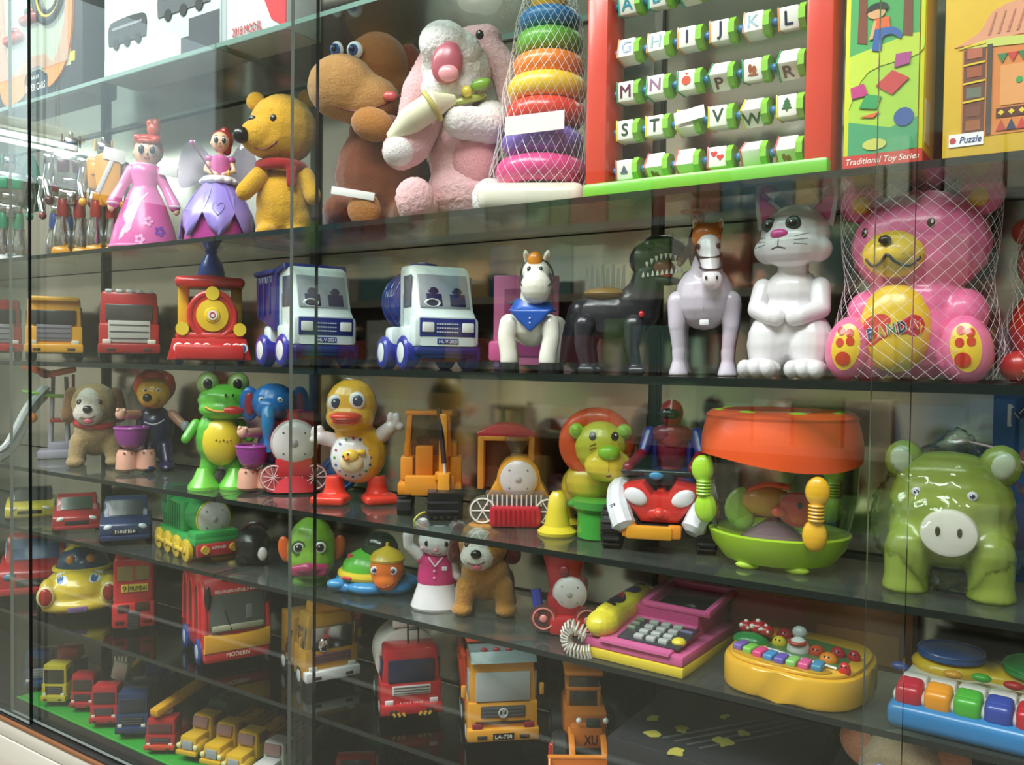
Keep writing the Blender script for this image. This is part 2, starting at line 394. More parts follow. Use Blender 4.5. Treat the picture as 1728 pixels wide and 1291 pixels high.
for tx, ty in TUBES:
    thing('ceiling_lamp', 'white fluorescent batten on the shop ceiling', 'lamp', (tx, ty, 2.75), 0, 1, group='ceiling battens')
    P('housing', '#e8e8e4', B(0, 0, -.03, .1, 1.3, .06, .01), C((0, -.5, 0), (0, -.5, 1.45), .006), C((0, .5, 0), (0, .5, 1.45), .006)); P('tube', 'lamp', C((0, -.6, -.09), (0, .6, -.09), .015))
struct('trim_6', 'strip', B(-1.9, -1.58, .004, 8.6, .03, .008, 0))  # added floor strip, unseen; its reflection draws the pale line in the doors
SHELF = {'A': 2.155, 'B': 1.720, 'C': 1.424, 'D': 1.121, 'E': .944, 'F': .695, 'G': .428}
X0, X1 = -3.6, .72
cab = thing('display_cabinet', 'long glass fronted shop cabinet with mirrored back and toys on its shelves', 'cabinet', (0, 0, 0), 0, 1)
P('base_board', 'laminate', B((X0+X1)/2, -.03, .282, X1-X0, .05, .158, .003), B((X0+X1)/2, -.028, .385, X1-X0, .05, .042, .003), label='white laminate base board')
P('base_trim', 'brown_trim', B((X0+X1)/2, -.034, .411, X1-X0, .044, .009, .002), label='thin brown trim')
P('plinth', 'base_wood', B((X0+X1)/2, .1, .1, X1-X0, .4, .2, .004), label='wooden plinth')
P('bottom_board', 'black_track', B((X0+X1)/2, .155, .412, X1-X0, .33, .032, .003), label='dark bottom board')
P('door_track', 'black_track', B((X0+X1)/2, -.031, .418, X1-X0, .034, .006, .001))
P('top_board', 'laminate', B((X0+X1)/2, .13, 2.68, X1-X0, .42, .06, .004))
for s in (X0, X1): P('side_board', 'laminate', B(s, .13, 1.5, .03, .4, 2.3, .003))
ups = [-3.56, -2.61, -1.66, -.706, .25]
for a, b in zip(ups, ups[1:]+[X1]): P('back_mirror', 'mirror', B((a+b)/2, .315, 1.53, b-a-.012, .01, 2.24, 0))
for a in ups: P('upright', 'dark_metal', B(a, .303, 1.53, .018, .014, 2.24, .002))
def pane(name, edge, glass, x, y, z, sx, sy, sz, par, thin):
    v, f = B(x, y, z, sx, sy, sz, 0); o = make(name, v, f, glass, par, 0); o.data.materials.append(mat(edge))
    for p in o.data.polygons:
        if abs(p.normal[thin]) < .5: p.material_index = 1
    return o
CUR.update(o=cab, u=1, k=(1, 1))
TH = {'A': .010, 'B': .011, 'C': .013, 'D': .011, 'E': .010, 'F': .010}
for k in 'ABCDEF':
    t = TH[k]
    for a, b in ((X0+.02, -1.662), (-1.658, X1-.02)):
        pane('glass_shelf', 'glass_edge_pale' if k == 'A' else 'glass_edge', 'smoked_glass' if k == 'F' else 'shelf_glass', (a+b)/2, .15, SHELF[k]-t/2, b-a, .298, t, cab, 2)
for i, (a, b) in enumerate(((-3.5, -2.393), (-2.527, -1.305), (-1.361, -.188), (-.240, .70))):
    o = pane('sliding_door', 'glass_edge_light', 'door_glass', (a+b)/2, -.024 if i % 2 else -.04, 1.545, b-a, .009, 2.24, cab, 1); o.data.materials.append(mat('glass_edge_black'))  # same glass edges; their bright and dark looks are put into the colour
    for q in o.data.polygons:
        if q.normal[0] > .5: q.material_index = 2
# ------------------------------------------------------------------ top shelf: boxed toys
def on(s, x, y): return (x, y, SHELF[s])
def flat(name, col, poly, y, d=.0012, par=None): return P(name, col, X(poly, y-d, y+.0005), par=par, smooth=0)
def poly(*p): return list(p)
thing('toy_car_box', 'black window box with orange frame holding a pair of small cars on top shelf', 'toy box', on('A', -2.50, .085), 0, 1)
b = P('carton', '-#2a2b30', B(0, 0, .2, .47, .1, .4, .003))
P('window_card', '-#dcd9b4', B(-.02, -.049, .235, .40, .004, .31, .001))
P('frame', '-#f08a34', X(spl([(-.225, .4), (-.205, .12), (-.165, .02), (-.06, .03), (-.055, .075), (-.02, .1), (.03, .1), (.07, .07), (.075, .035), (.15, .075), (.19, .17), (.2, .4)], 5)+[(.17, .4), (.155, .2), (.12, .12), (.09, .1), (.05, .13), (-.03, .135), (-.09, .11), (-.14, .1), (-.16, .16), (-.19, .4)], -.056, -.05), smooth=0)
P('title_dome', '-#3c4650', X([(.01+.062*cos(R_(a)), .015+.08*sin(R_(a))) for a in range(0, 181, 15)], -.057, -.05), smooth=0)
Tx('lettering', '#f2f2ee', 'SUPER CARS', .008, .045, .02, .105, -.0576); scribble('#f2f2ee', 5, .008, .072, .011, .04, -.0576, seed=4)
P('arch', '-#26272c', TO(.08, -.054, .29, .075, .012, 'y', n=24), TO(.08, -.054, .29, .05, .008, 'y', n=24)); P('arch_line', '-#e8c83c', TO(.08, -.056, .29, .062, .005, 'y', n=24))
for cx, cz, cc in ((-.11, .2, '#c9463c'), (-.02, .24, '#b83a34')):
    c = P('toy_car', cc, K((cx-.035, -.055, cz), (cx+.035, -.055, cz), .016), E(cx, -.056, cz+.018, .03, .012, .016)); P('window', '#30343c', E(cx, -.064, cz+.02, .018, .006, .009), par=c)
P('sticker', '-#e6dc3a', B(.19, -.051, .1, .022, .003, .026, .0005))
P('window_film', '?#f4faf8', B(-.02, -.0585, .24, .4, .001, .3, 0))

thing('train_set_box', 'pale blue train set box with dark engines pictured on its front', 'toy box', on('A', -1.91, .075), 0, 1)
P('carton', '-#cfe3e2', B(0, 0, .16, .47, .1, .32, .003))
f = lambda c, p, y=-.0505: flat('picture', c, p, y)
f('-#4a5058', poly((-.03, 0.004), (.232, .004), (.232, .09), (.12, .09), (.12, .05), (-.03, .05)), -.0502)
f('-#dff2f2', poly((-.23, .004), (.09, .004), (.09, .052), (-.23, .052)), -.0508)
def engine(x, z, w_, h, c):
    o = flat('engine_picture', c, spl([(x-w_/2, z), (x-w_/2, z+h*.8), (x-w_*.3, z+h), (x+w_*.3, z+h), (x+w_/2, z+h*.8), (x+w_/2, z)], 3), -.0515)
    for k in (-.3, 0, .3): P('wheel_picture', '-#22252a', X(ell(x+k*w_, z, h*.22, n=12), -.0535, -.052), par=o, smooth=0)
    P('stripe_picture', '-#8a9298', X(poly((x-w_*.4, z+h*.6), (x+w_*.4, z+h*.6), (x+w_*.4, z+h*.72), (x-w_*.4, z+h*.72)), -.0535, -.052), par=o, smooth=0)
engine(-.13, .085, .16, .06, '-#3b4046'); engine(.1, .115, .2, .065, '-#5a6066'); engine(-.1, .22, .18, .07, '-#7d8a90'); engine(.12, .235, .14, .05, '-#464b52')
f('-#74808a', poly((.03, .2), (.06, .2), (.06, .32), (.03, .32)))
thing('red_model_box', 'white and red cardboard model box standing beside the train set box', 'toy box', on('A', -1.56, .075), 0, 1)
P('carton', '-#dde4e4', B(0, 0, .16, .215, .1, .32, .003))
flat('red_triangle', '-#e2333c', poly((-.085, .32), (.1065, .32), (.1065, .004), (.06, .03)), -.0505); flat('grey_edge', '-#aeb9bc', poly((-.1065, .002), (-.092, .002), (-.092, .32), (-.1065, .32)), -.0505)
Tx('lettering', '#c0303c', '2018 MODEL', -.02, .024, .02, .1, -.0525)

# ------------------------------------------------------------------ second shelf: robots, dolls, plush animals, rings, letter frame, boxed puzzles
def robot(label, x, y, face, u, boots, thigh, chest, panel, feet, H=1.0, wings=None):
    thing('toy_robot', label, 'toy robot', on('B', x, y), face, u, .9, 'chrome toy robots on the second shelf')
    for s in (-1, 1):
        P('foot', feet, B(s*17, -8, 8, 31, 42, 16, 6))
        P('boot', boots, L([(12, 12), (16, 20), (15, 42), (10, 62), (11, 68)], s*16, 0, 0, 14, sy=1.1), B(s*16, -9, 40, 10, 6, 34, 2))
        P('thigh', thigh, L([(9, 66), (11, 75), (10, 95), (7, 104)], s*14, 0, 0, 14))
        a = P('arm', boots, K((s*34, 0, 160), (s*40, -4, 125), 9, 8), K((s*40, -4, 125), (s*36, -18, 98), 8, 7), B(s*36, 0, 163, 22, 22, 18, 5))
        P('fist', panel, E(s*36, -20, 92, 8), par=a)
    P('hips', chest, B(0, 0, 106, 42, 24, 18, 5), B(0, -8, 98, 16, 16, 20, 4))
    P('torso', chest, B(0, 0, 145, 56, 34, 58, 7, top=1.12), B(0, 0, 116, 34, 24, 14, 4))
    for s in (-1, 1): P('chest_panel', panel, B(s*13, -18, 152, 21, 8, 22, 3))
    P('belly_panel', boots, B(0, -16, 126, 26, 8, 12, 2)); 
    h = P('head', boots, B(0, 0, 190, 24, 24, 26, 6), B(0, 0, 205, 8, 22, 14, 3)); P('visor', '#203a66', B(0, -12, 192, 18, 4, 6, 1.5), par=h)
    for s in (-1, 1): P('antenna', panel, B(s*15, 0, 198, 4, 10, 20, 1.5))
    if wings:
        for s in (-1, 1): P('wing', wings, X(spl([(s*14, 120), (s*50, 108), (s*58, 160), (s*40, 215), (s*22, 190)], 4, True), 14, 20, 1))
CH = '!#cfd3d4'
robot('chrome toy robot with green wings, partly hidden behind the pane edge', -2.80, .11, 58, 1.65e-3, CH, '#2f8f6a', CH, '#2a9a70', '#d8dce0', wings='#3fae86')
robot('small chrome toy robot with blue waist behind the pane edge', -2.60, .16, 60, 1.5e-3, CH, '#3a55a8', CH, '#8a3038', '#e0a028')
robot('chrome toy robot with red thighs and yellow feet', -2.42, .09, 60, 1.68e-3, CH, '#9a2a2c', CH, '#55202c', '#e8a224')
robot('silver toy robot with orange chest beside the pink doll', -2.29, .11, 58, 1.55e-3, CH, '#a83028', '#e09a2a', '#e8ac38', '#e8a224')

P('shield', '#e8a42c', X(spl([(2, 90), (-12, 120), (-14, 168), (8, 180), (30, 168), (28, 120), (14, 90)], 4, True), -38, -32, 2)); P('shield_strap', '#d8dce0', B(4, -39, 140, 8, 2, 70, 1, rot=(0, 24, 0))); P('price_tag', '-#f2f2ee', B(20, -40, 176, 40, 1.5, 22, .4, rot=(0, 8, 0)))
SKIN = '#edc3a2'
def doll_head(cx, cz, r, hair, y=0):
    h = P('head', SKIN, E(cx, y, cz, r, r*.95, r*1.08), C((cx, y+2, cz-r*1.7), (cx, y+1, cz-r*.7), r*.34))
    for s in (-1, 1):
        eye(h, cx+s*r*.4, cz+r*.02, r*.27, '#f0ece8', '#2a2630', rz=r*.4, pup=.82); 
        P('ear', SKIN, E(cx+s*r*.95, y+2, cz-r*.1, r*.12, r*.15, r*.2))
        Ln('eyebrow', hair, h, [(cx+s*r*.22, cz+r*.46), (cx+s*r*.42, cz+r*.54), (cx+s*r*.62, cz+r*.42)], r*.06)
    P('nose', SKIN, E(cx, y-r*.97, cz-r*.22, r*.1, r*.13, r*.12)); Ln('mouth', '#b8485a', h, [(cx-r*.2, cz-r*.5), (cx, cz-r*.56), (cx+r*.2, cz-r*.5)], r*.1)
    return h
thing('princess_doll', 'pink gowned plastic doll with red hair bun and arms held out', 'doll', on('B', -2.06, .085), 54, 1.5e-3, .93)
sk = P('gown', '#e56fb4', L([(60, 0), (61, 6), (52, 40), (38, 78), (25, 104), (21, 112), (27, 132), (24, 146), (11, 154)], 0, 0, 0, 32, sy=.8), smooth=60)
Dc('apron', '#f0c8e0', sk, [(-42, 12), (-22, 30), (-2, 84), (8, 98), (-16, 100), (-34, 60)], .7)
for p in ((8, 46), (28, 30), (-6, 14)):
    for a in range(5): Dc('flower', '#8a5ac0' if p[0] > 20 else '#f2a8d8', sk, ell(p[0]+6*cos(a*1.257), p[1]+6*sin(a*1.257), 3.6, n=8), .9, rows=2)
P('hem', '#f08cc4', TO(0, 0, 4, 60, 3, 'z', 32, 8, sz=.8))
for s in (-1, 1):
    a = P('arm', '#e878b8', K((s*22, 0, 138), (s*38, -4, 108), 11, 9), K((s*38, -4, 108), (s*53, -12, 78), 9, 11), blob=2.2)
    P('hand', SKIN, E(s*56, -14, 70, 6, 5, 8), par=a); P('cuff', '#f6d0e4', TO(s*53, -12, 77, 9, 2.5, 'z', 16, 6), par=a)
P('collar', '#f4dce8', TO(0, 0, 146, 20, 4, 'z', 22, 8, sz=.75))
doll_head(5, 170, 24, '#c84a38', -2)
P('hair', '#c8402e', E(7, 7, 176, 27, 22, 26), E(5, -8, 192, 24, 16, 8), E(-8, -16, 190, 12, 8, 7, rot=(0, 24, 0)), E(18, -16, 189, 13, 8, 8, rot=(0, -24, 0)), blob=2)
P('hair_bun', '#d2583e', E(16, 6, 212, 13), E(20, 6, 224, 9), E(10, 4, 222, 8), blob=1.6)
P('tiara', '#e0563c', TO(5, -4, 190, 21, 3, 'z', 22, 8, rot=(12, 0, 0)))
P('price_tag', '-#f2f2ee', B(42, -16, 138, 34, 2, 17, .5, rot=(0, 8, 0)))
thing('fairy_doll', 'winged fairy doll in lilac petal skirt holding a wand', 'doll', on('B', -1.765, .09), 50, 1.39e-3, .95)
P('underskirt', '#b0308e', L([(60, 0), (60, 8), (52, 45), (36, 85), (20, 104)], 0, 0, 0, 30))
for k in range(7):
    a = 2*pi*k/7-pi/2+.05; pr = []
    for t, wd in ((0, 3), (.18, 18), (.42, 28), (.7, 26), (1, 12)):
        rr = 24+t*0+46*sin(min(1, (1-t))*pi/2); zz = 6+t*100
        pr.append([V(((rr+2-abs(q)*6)*cos(a)-wd*q*sin(a), (rr+2-abs(q)*6)*sin(a)+wd*q*cos(a), zz)) for q in (-1, -.5, 0, .5, 1)])
    pr = [r+[v*1 for v in [V((p.x*.96, p.y*.96, p.z)) for p in r[::-1]]] for r in pr]
    o = P('petal', '#9a86dc', rings(pr), smooth=80)
    if k == 0: 
        for s in (-1, 1): Ln('heart_outline', '#7a64c4', o, [(2, 40), (2+s*9, 52), (2+s*8, 62), (2+s*3, 62), (2, 57)], 1.8, .2)
P('waist_frill', '#e8e6ea', TO(2, 0, 108, 26, 7, 'z', 26, 8), *[E(2+29*cos(a*.524), 29*sin(a*.524), 106, 8, 8, 5) for a in range(12)], blob=1.6)
P('bodice', '#d06cae', L([(15, 108), (14, 118), (19, 136), (17, 148), (7, 154)], 3, 0, 0, 20, sy=.75))
doll_head(3, 176, 17, '#a83838', -1)
P('hair', '#a03434', E(6, 6, 181, 20, 16, 19), E(14, 4, 168, 9, 9, 14), E(10, 4, 197, 8, 8, 7), blob=1.5)
for s in (-1, 1):
    a = P('arm', SKIN, K((3+s*19, 0, 143), (3+s*25, -6, 126), 5, 4.4), K((3+s*25, -6, 126), (3+s*6, -20, 117), 4.4, 4), blob=1.4); P('bangle', '#e8c040', TO(3+s*15, -14, 121, 5, 1.5, 'x', 12, 6), par=a)
    P('puff_sleeve', '#c864a8', E(3+s*19, 0, 146, 8, 8, 7))
    P('wing', '?#dcd6e2', X(spl([(6+s*8, 128), (s*36, 176), (s*58, 172), (s*72, 128), (s*66, 96), (s*38, 104)], 5, True), 12, 14, .5)); 
P('wand', '#8a4a6a', T([(-8, -20, 116), (-44, -22, 166)], 1.4)); P('wand_tip', '#d070b0', E(-45, -22, 168, 4))

thing('golden_teddy', 'golden yellow teddy bear turned sideways wearing a dark red neck scarf', 'plush toy', on('B', -1.59, .13), 44, 1.36e-3, .97)
YB = '~#d9a52c'
bd = P('body', YB, E(6, 6, 66, 50, 44, 62), E(-22, -18, 12, 20, 30, 14), E(30, -8, 12, 22, 30, 14), E(-14, 0, 36, 30, 30, 36), E(26, 0, 36, 30, 30, 36), blob=4, fuzz=.8)
hd = P('head', YB, E(4, 0, 192, 60, 54, 60), E(-34, -26, 172, 34, 32, 30), E(-20, -20, 162, 38, 34, 26), blob=4, fuzz=.8)
for p in ((-44, 12, 240), (46, 10, 250)): P('ear', YB, E(p[0], p[1], p[2], 17, 9, 17))
P('nose', '#1d1a1c', E(-62, -46, 168, 15, 14, 14))
for x in (-44, -8): eye(hd, x, 198, 6, '#241a14', '#0c0a0a', dx=0)
Ln('mouth', '#7a2020', hd, [(-40, 148), (-20, 146), (-2, 160)], 3)
P('scarf', '~#a81f26', TO(2, -2, 126, 37, 10, 'z', 26, 10, sz=.95), B(22, -40, 104, 18, 9, 34, 3), blob=2.5)
P('arm', YB, K((-34, -14, 108), (-58, -34, 76), 17, 15), blob=3, fuzz=.7); P('arm', YB, K((44, -12, 110), (58, -30, 74), 17, 15), blob=3, fuzz=.7)

thing('brown_plush_dog', 'big brown plush hound with a bulging tan muzzle and blue eyes', 'plush toy', on('B', -1.31, .165), 36, 1.36e-3, 1.0)
P('body', '~#6d361d', E(4, 14, 92, 78, 62, 96), E(-52, -20, 30, 36, 50, 30), E(56, -20, 30, 38, 50, 30), E(0, 8, 170, 50, 44, 40), blob=6, fuzz=2.2)
hd = P('head', '~#92592c', E(-4, 2, 262, 56, 50, 64), E(6, 6, 232, 58, 46, 44), blob=5, fuzz=.9)
mz = P('muzzle', '~#b98a52', E(-54, -38, 224, 56, 44, 52), E(-20, -34, 206, 58, 40, 42), blob=5, fuzz=.9)
for s, x in ((-1, -62), (1, -34)):
    e = P('eye', '#f2f2f0', E(x, -46 if s > 0 else -44, 280, 13 if s > 0 else 10, 8, 14)); i = P('iris', '#2f62b4', E(x-2, -52, 279, 8, 5, 9), par=e); P('pupil', '#101018', E(x-3, -56, 279, 4.5, 3, 5.5), par=e)
P('nostril', '#7a4a26', E(-92, -60, 236, 6, 4, 4)); Ln('mouth', '#7a2a1e', mz, [(-60, 186), (-20, 180), (20, 196), (34, 210)], 3.5)
P('tongue', '#d05858', E(24, -66, 204, 12, 6, 8))
for p, q in (((46, 4, 292), (66, 10, 210)), ((-40, 40, 290), (-60, 46, 250))): P('ear', '~#6a2f1a', K(p, ((p[0]+q[0])/2+6, p[1]-4, (p[2]+q[2])/2), 18, 22), K(((p[0]+q[0])/2+6, p[1]-4, (p[2]+q[2])/2), q, 22, 18), blob=4, fuzz=1)
P('arm', '~#7a3e20', K((54, -10, 158), (20, -58, 156), 26, 22), blob=4, fuzz=1.6); P('paw', '~#b0763a', E(-2, -74, 158, 34, 22, 26, rot=(0, 15, 0)))
P('foot_sole', '~#a8723e', E(-14, -74, 28, 26, 10, 27)); P('foot_sole', '~#a8723e', E(66, -74, 30, 28, 10, 28))
P('price_tag', '-#eceeea', B(-30, -84, 50, 66, 2, 12, .4, rot=(0, 8, 0)))

thing('pink_plush_rabbit', 'pink and white plush rabbit with head thrown back and long ears', 'plush toy', on('B', -1.085, .15), 34, 1.19e-3, 1.0)
PK = '~#eeb9bd'; WH = '~#efe2e2'
P('body', PK, E(14, 8, 118, 62, 54, 82), E(20, 0, 60, 70, 54, 54), blob=3.2, fuzz=2.0)
P('belly', '~#e09ea4', E(34, -34, 108, 40, 26, 52))
hd = P('head', WH, E(-2, 0, 262, 62, 54, 62), E(-14, -28, 288, 46, 40, 44), E(-10, -24, 226, 50, 40, 36), blob=3.2, fuzz=2.2)
P('muzzle', '~#f4ecea', E(-20, -42, 296, 42, 34, 38), E(-6, -30, 286, 50, 34, 40), blob=3.2, fuzz=2)
P('mouth', '#b8606e', E(-12, -68, 256, 26, 15, 36, rot=(0, 12, 0)), label='open pink mouth'); P('tongue', '#eda4ac', E(-9, -78, 236, 17, 9, 14))
for p in ((40, -34, 312), (-52, -38, 312)): e = P('eye', '#1c1818', E(p[0], p[1]-8, p[2], 7, 6, 8)); P('glint', '#ffffff', E(p[0]-1, p[1]-13, p[2]+2, 1.8), par=e)
P('ear', PK, K((44, 8, 318), (84, 6, 268), 25, 27), K((84, 6, 268), (94, 2, 200), 27, 18), K((20, 8, 322), (50, 8, 322), 22, 26), blob=3.2, fuzz=2.0)
P('ear', PK, K((-48, 6, 290), (-70, 0, 230), 17, 24), K((-70, 0, 230), (-82, -6, 175), 24, 20), blob=3.2, fuzz=2.0)
P('arm', WH, K((60, -14, 180), (56, -52, 158), 32, 30), K((56, -52, 158), (8, -66, 160), 30, 26), blob=3.2, fuzz=2.0)
P('arm', PK, K((-50, -14, 176), (-74, -44, 128), 30, 34), K((-74, -44, 128), (-88, -50, 116), 34, 32), blob=3.2, fuzz=2.0)
P('paw', WH, E(-90, -66, 112, 27, 22, 25))
P('ribbon', '#b9c860', TO(4, -10, 208, 44, 6, 'z', 26, 8, rot=(14, -14, 0))); P('flower', '#e8d850', E(20, -62, 212, 9)); P('bow', '#84b83c', E(42, -50, 228, 18, 6, 9, rot=(0, -20, 0)), E(-24, -58, 196, 18, 6, 8, rot=(0, -14, 0)))
P('bundle', '-#e6e2c4', T([(-104, -62, 134), (-70, -80, 158), (-30, -86, 184), (0, -70, 196)], [10, 22, 22, 8], 12)); P('bundle_tie', '-#c9bd6c', TO(-34, -86, 180, 24, 4, 'x', 18, 8, rot=(0, -35, 0)))
for x, c in ((-58, PK), (68, WH)):
    P('foot', c, K((x, -6, 30), (x-6, -54, 26), 32, 30), E(x-6, -64, 36, 32, 22, 34), blob=3.2, fuzz=2.0)

thing('stacking_rings', 'tower of rainbow rings on a cream base wrapped in white netting', 'toy', on('B', -.885, .135), 28, 1.125e-3, 1.0)
P('base', '#e3e0cf', B(0, 0, 24, 178, 150, 46, 18, seg=3), C((10, 0, 46), (22, 0, 350), 14))
dat = [(78, 74, 23, 12, '#e2438c'), (70, 122, 24, 14, '#7a5fc0'), (68, 170, 23, 18, '#dd4030'), (68, 212, 22, 20, '#f1cf3a'), (61, 250, 20, 22, '#f08a38'), (57, 289, 20, 23, '#74c244'), (52, 326, 19, 23, '#2f86cc')]
for R_o, z, r, dx, c in dat: P('ring', c, TO(dx, 0, z, R_o-r, r, 'z', 36, 14, sz=.95))
P('top_knob', '#eebc2c', L([(24, 344), (30, 356), (28, 372), (18, 384), (0, 388)], 22, 0, 0, 20)); P('ring_collar', '#d8a024', C((22, 0, 338), (22, 0, 346), 32))
prof = [(86, 40), (82, 74), (74, 122), (72, 170), (72, 212), (65, 250), (61, 289), (56, 326), (50, 345), (40, 380), (46, 400)]
def netting(prof, cx, n, turns, r, steps=46, sy=1, col='#e6e8ea', dxf=None):
    def at(t):
        q = t*(len(prof)-1); i = min(int(q), len(prof)-2); f_ = q-i; return prof[i][0]+(prof[i+1][0]-prof[i][0])*f_, prof[i][1]+(prof[i+1][1]-prof[i][1])*f_
    sh = []
    for d in (-1, 1):
        for k in range(n):
            pts = []
            for i in range(steps+1):
                t = i/steps; rr, z = at(t); a = 2*pi*k/n+d*turns*2*pi*t; pts.append((cx+(dxf(z) if dxf else 0)+rr*cos(a), rr*sy*sin(a), z))
            sh.append(T(pts, r, 3, False))
    return P('netting', col, *sh, smooth=0)
netting(prof, 0, 30, .55, .34, 40, dxf=lambda z: min(22, z*.08))
P('price_label', '-#f4f4f2', X([(-42+95*t, 118+10*t) for t in (0, .5, 1)]+[(-42+95*t, 148+10*t) for t in (1, .5, 0)], -78, -76))

thing('alphabet_frame', 'red and green frame of turning alphabet blocks strung on rods', 'toy', on('B', -.525, .09), 0, 1)
for s in (-1, 1): P('post', '#d6402c', B(s*.186, 0, .205, .042, .07, .41, .008))
P('base_rail', '#76c43c', B(0, -.005, .016, .41, .085, .03, .006)); P('top_rail', '#76c43c', B(0, 0, .415, .41, .08, .03, .006))
DK = '#27304c'; MR = '#6a2350'; GN = '#2b4a38'
rows_ = [(.338, [('A', '#3a9ab0', 12), ('B', '#3a9ab0', 10), ('C', '#3a9ab0', -20), ('D', '#3a9ab0', 15), ('E', DK, 10), ('F', DK, 20)]),
 (.258, [('G', '#1f4f94', -12), ('H', '#146a74', -10), ('I', DK, 0), ('J', DK, 3), ('K', '#146a78', -10), ('L', DK, 12)]),
 (.188, [('M', MR, 3), ('N', '#8a5a7e', -6), ('apple', '#e0563a', 0), ('P', '#7a3a48', 48), ('picture', '#a05a3c', 8), ('R', '#7a3a48', 50)]),
 (.122, [('S', GN, 0), ('T', GN, 0), ('', GN, -14), ('V', GN, 0), ('W', GN, 44), ('tree', '#2f6a3c', 0)]),
 (.056, [('boat', '#5a6478', 6), ('picture', '#8a6a4a', 55), ('', DK, 60), ('heart', '#d8383c', -4), ('', DK, 35), ('picture', '#b06050', 50)])]
for z, cells in rows_:
    P('rod', '#3a78b8', C((-.17, 0, z), (.17, 0, z), .004)); 
    for i, (s, c, tilt) in enumerate(cells):
        x = -.137+.0548*i; h = .0185; rt = (tilt, 0, 0); cc = (x, 0, z)
        bcol = ('#4cc0a8', '#e8a05c', '#3f9a5c', '#e6d840', '#d86868')[rows_.index((z, cells))]
        o = P('block', '#eeeee6', B(x-.002, 0, z, .031, .034, .034, .003, rot=rt))
        P('side_cap', '#8ccc44', mv(X(ell(0, 0, .0205, n=8, rot=22), -.005, .005), (x+.0175, 0, z), (0, 0, 90), (0, 0, 0)), par=o); P('side_cap', bcol, B(x-.0175, 0, z, .003, .0352, .0352, .001, rot=rt), par=o)
        P('bead', '#4a86c8', E(x-.0274, 0, z, .007), par=o)
        def put(polys, col):
            for pl in polys: v, f_ = X([(a*.9-.002, b*.9) for a, b in pl], -.0180, -.0168); P('print', col, mv((v, f_), cc, rt), par=o, smooth=0)
        m = {'apple': [ell(0, -.001, .0085, .008), ell(.001, .011, .003, .0015)], 'tree': [[(-.009, -.006), (.009, -.006), (.004, 0), (.007, 0), (.003, .006), (.005, .006), (0, .013), (-.005, .006), (-.003, .006), (-.007, 0), (-.004, 0)], [(-.0015, -.010), (.0015, -.010), (.0015, -.006), (-.0015, -.006)]],
             'heart': [[(hx+.0065*16*sin(t)**3/16, hz+.0065*(13*cos(t)-5*cos(2*t)-2*cos(3*t)-cos(4*t))/16) for t in [2*pi*k/20 for k in range(20)]] for hx, hz in ((-.006, .005), (.006, -.002))],
             'boat': [[(-.008, -.004), (.008, -.004), (.006, -.008), (-.006, -.008)], [(-.006, -.003), (0, .009), (.006, -.003)]], 'picture': [ell(-.004, .002, .003, .008), ell(.003, -.001, .004, .007), ell(.001, -.009, .009, .0018)]}.get(s)
        if m: put(m, c)
        elif s:
            vs, fs = text_mesh(s, .02); k = .0205/.7; x0 = (min(v.x for v in vs)+max(v.x for v in vs))/2; y0 = (min(v.y for v in vs)+max(v.y for v in vs))/2
            o2 = make('letter', *mv(([V(((v.x-x0)*k-.002, -.0175-v.z*k, (v.y-y0)*k)) for v in vs], fs), cc, rt), c, o, 0)
P('price_label', '-#f6f6f4', B(-.02, -.024, .128, .052, .001, .02, 0, rot=(0, -8, 0)))  # price label; its white also stands in for glare on the blocks

thing('toy_series_box', 'tall green and yellow toy box with a boy on a swing pictured', 'toy box', on('B', -.249, .105), 0, 1)
P('carton', '-#d8d828', B(0, 0, .18, .106, .1, .36, .002))
f = lambda c, p, y=-.0502: flat('picture', c, [(q[0], q[1]*.72+.002) for q in p], y, .0006)
f('-#a8cf3a', rrect(0, .255, .092, .44, .004)); f('-#4aa65a', poly((-.046, .235), (.046, .235), (.046, .48), (-.046, .48)), -.0508); f('-#c3d83c', spl([(-.046, .13), (-.02, .2), (.046, .22), (.046, .26), (0, .25), (-.046, .235)], 4), -.0514); f('-#3f9a66', poly((-.046, .03), (.046, .04), (.046, .10), (.01, .085), (-.046, .105)), -.0512)
for x in (-.03, .03): f('-#7a3c24', poly((x-.006, .26), (x+.007, .255), (x+.004, .48), (x-.003, .48)), -.052)
f('-#dca878', ell(-.011, .313, .012), -.053); f('-#1f2a22', spl([(-.025, .315), (-.02, .328), (-.005, .332), (.004, .325), (.003, .316), (-.01, .32)], 3), -.0536); f('-#e8622c', poly((-.014, .30), (.006, .302), (.008, .276), (-.012, .278)), -.053); f('-#2c5ca8', spl([(-.012, .28), (.01, .28), (.022, .268), (.022, .254), (.01, .266), (-.002, .262), (-.004, .238), (-.016, .24)], 3), -.0534); f('-#dca878', poly((-.02, .262), (-.014, .298), (-.010, .296), (-.015, .262)), -.0533)
for c, p in (('-#b03a8c', poly((.014, .2), (.034, .204), (.036, .226), (.016, .226))), ('-#c02c7c', poly((-.042, .15), (-.02, .154), (-.026, .178), (-.044, .172))), ('-#cc3038', poly((-.01, .17), (.012, .148), (.034, .176), (.012, .196))), ('-#2a9a54', poly((-.032, .13), (-.008, .124), (-.002, .148), (-.022, .156))), ('-#2b4f9c', ell(.028, .102, .013, .018)), ('-#e06030', poly((-.03, .112), (-.004, .118), (-.012, .108))), ('-#c8c85c', ell(-.01, .055, .016, .011))): f(c, p, -.0526)
flat('title_strip', '-#c8302c', poly((-.0528, .002), (.0528, .002), (.0528, .029), (-.0528, .029)), -.0508); Tx('lettering', '#f4e8e0', 'Traditional Toy Series', 0, .0185, .0115, .098, -.0524, slant=.2)
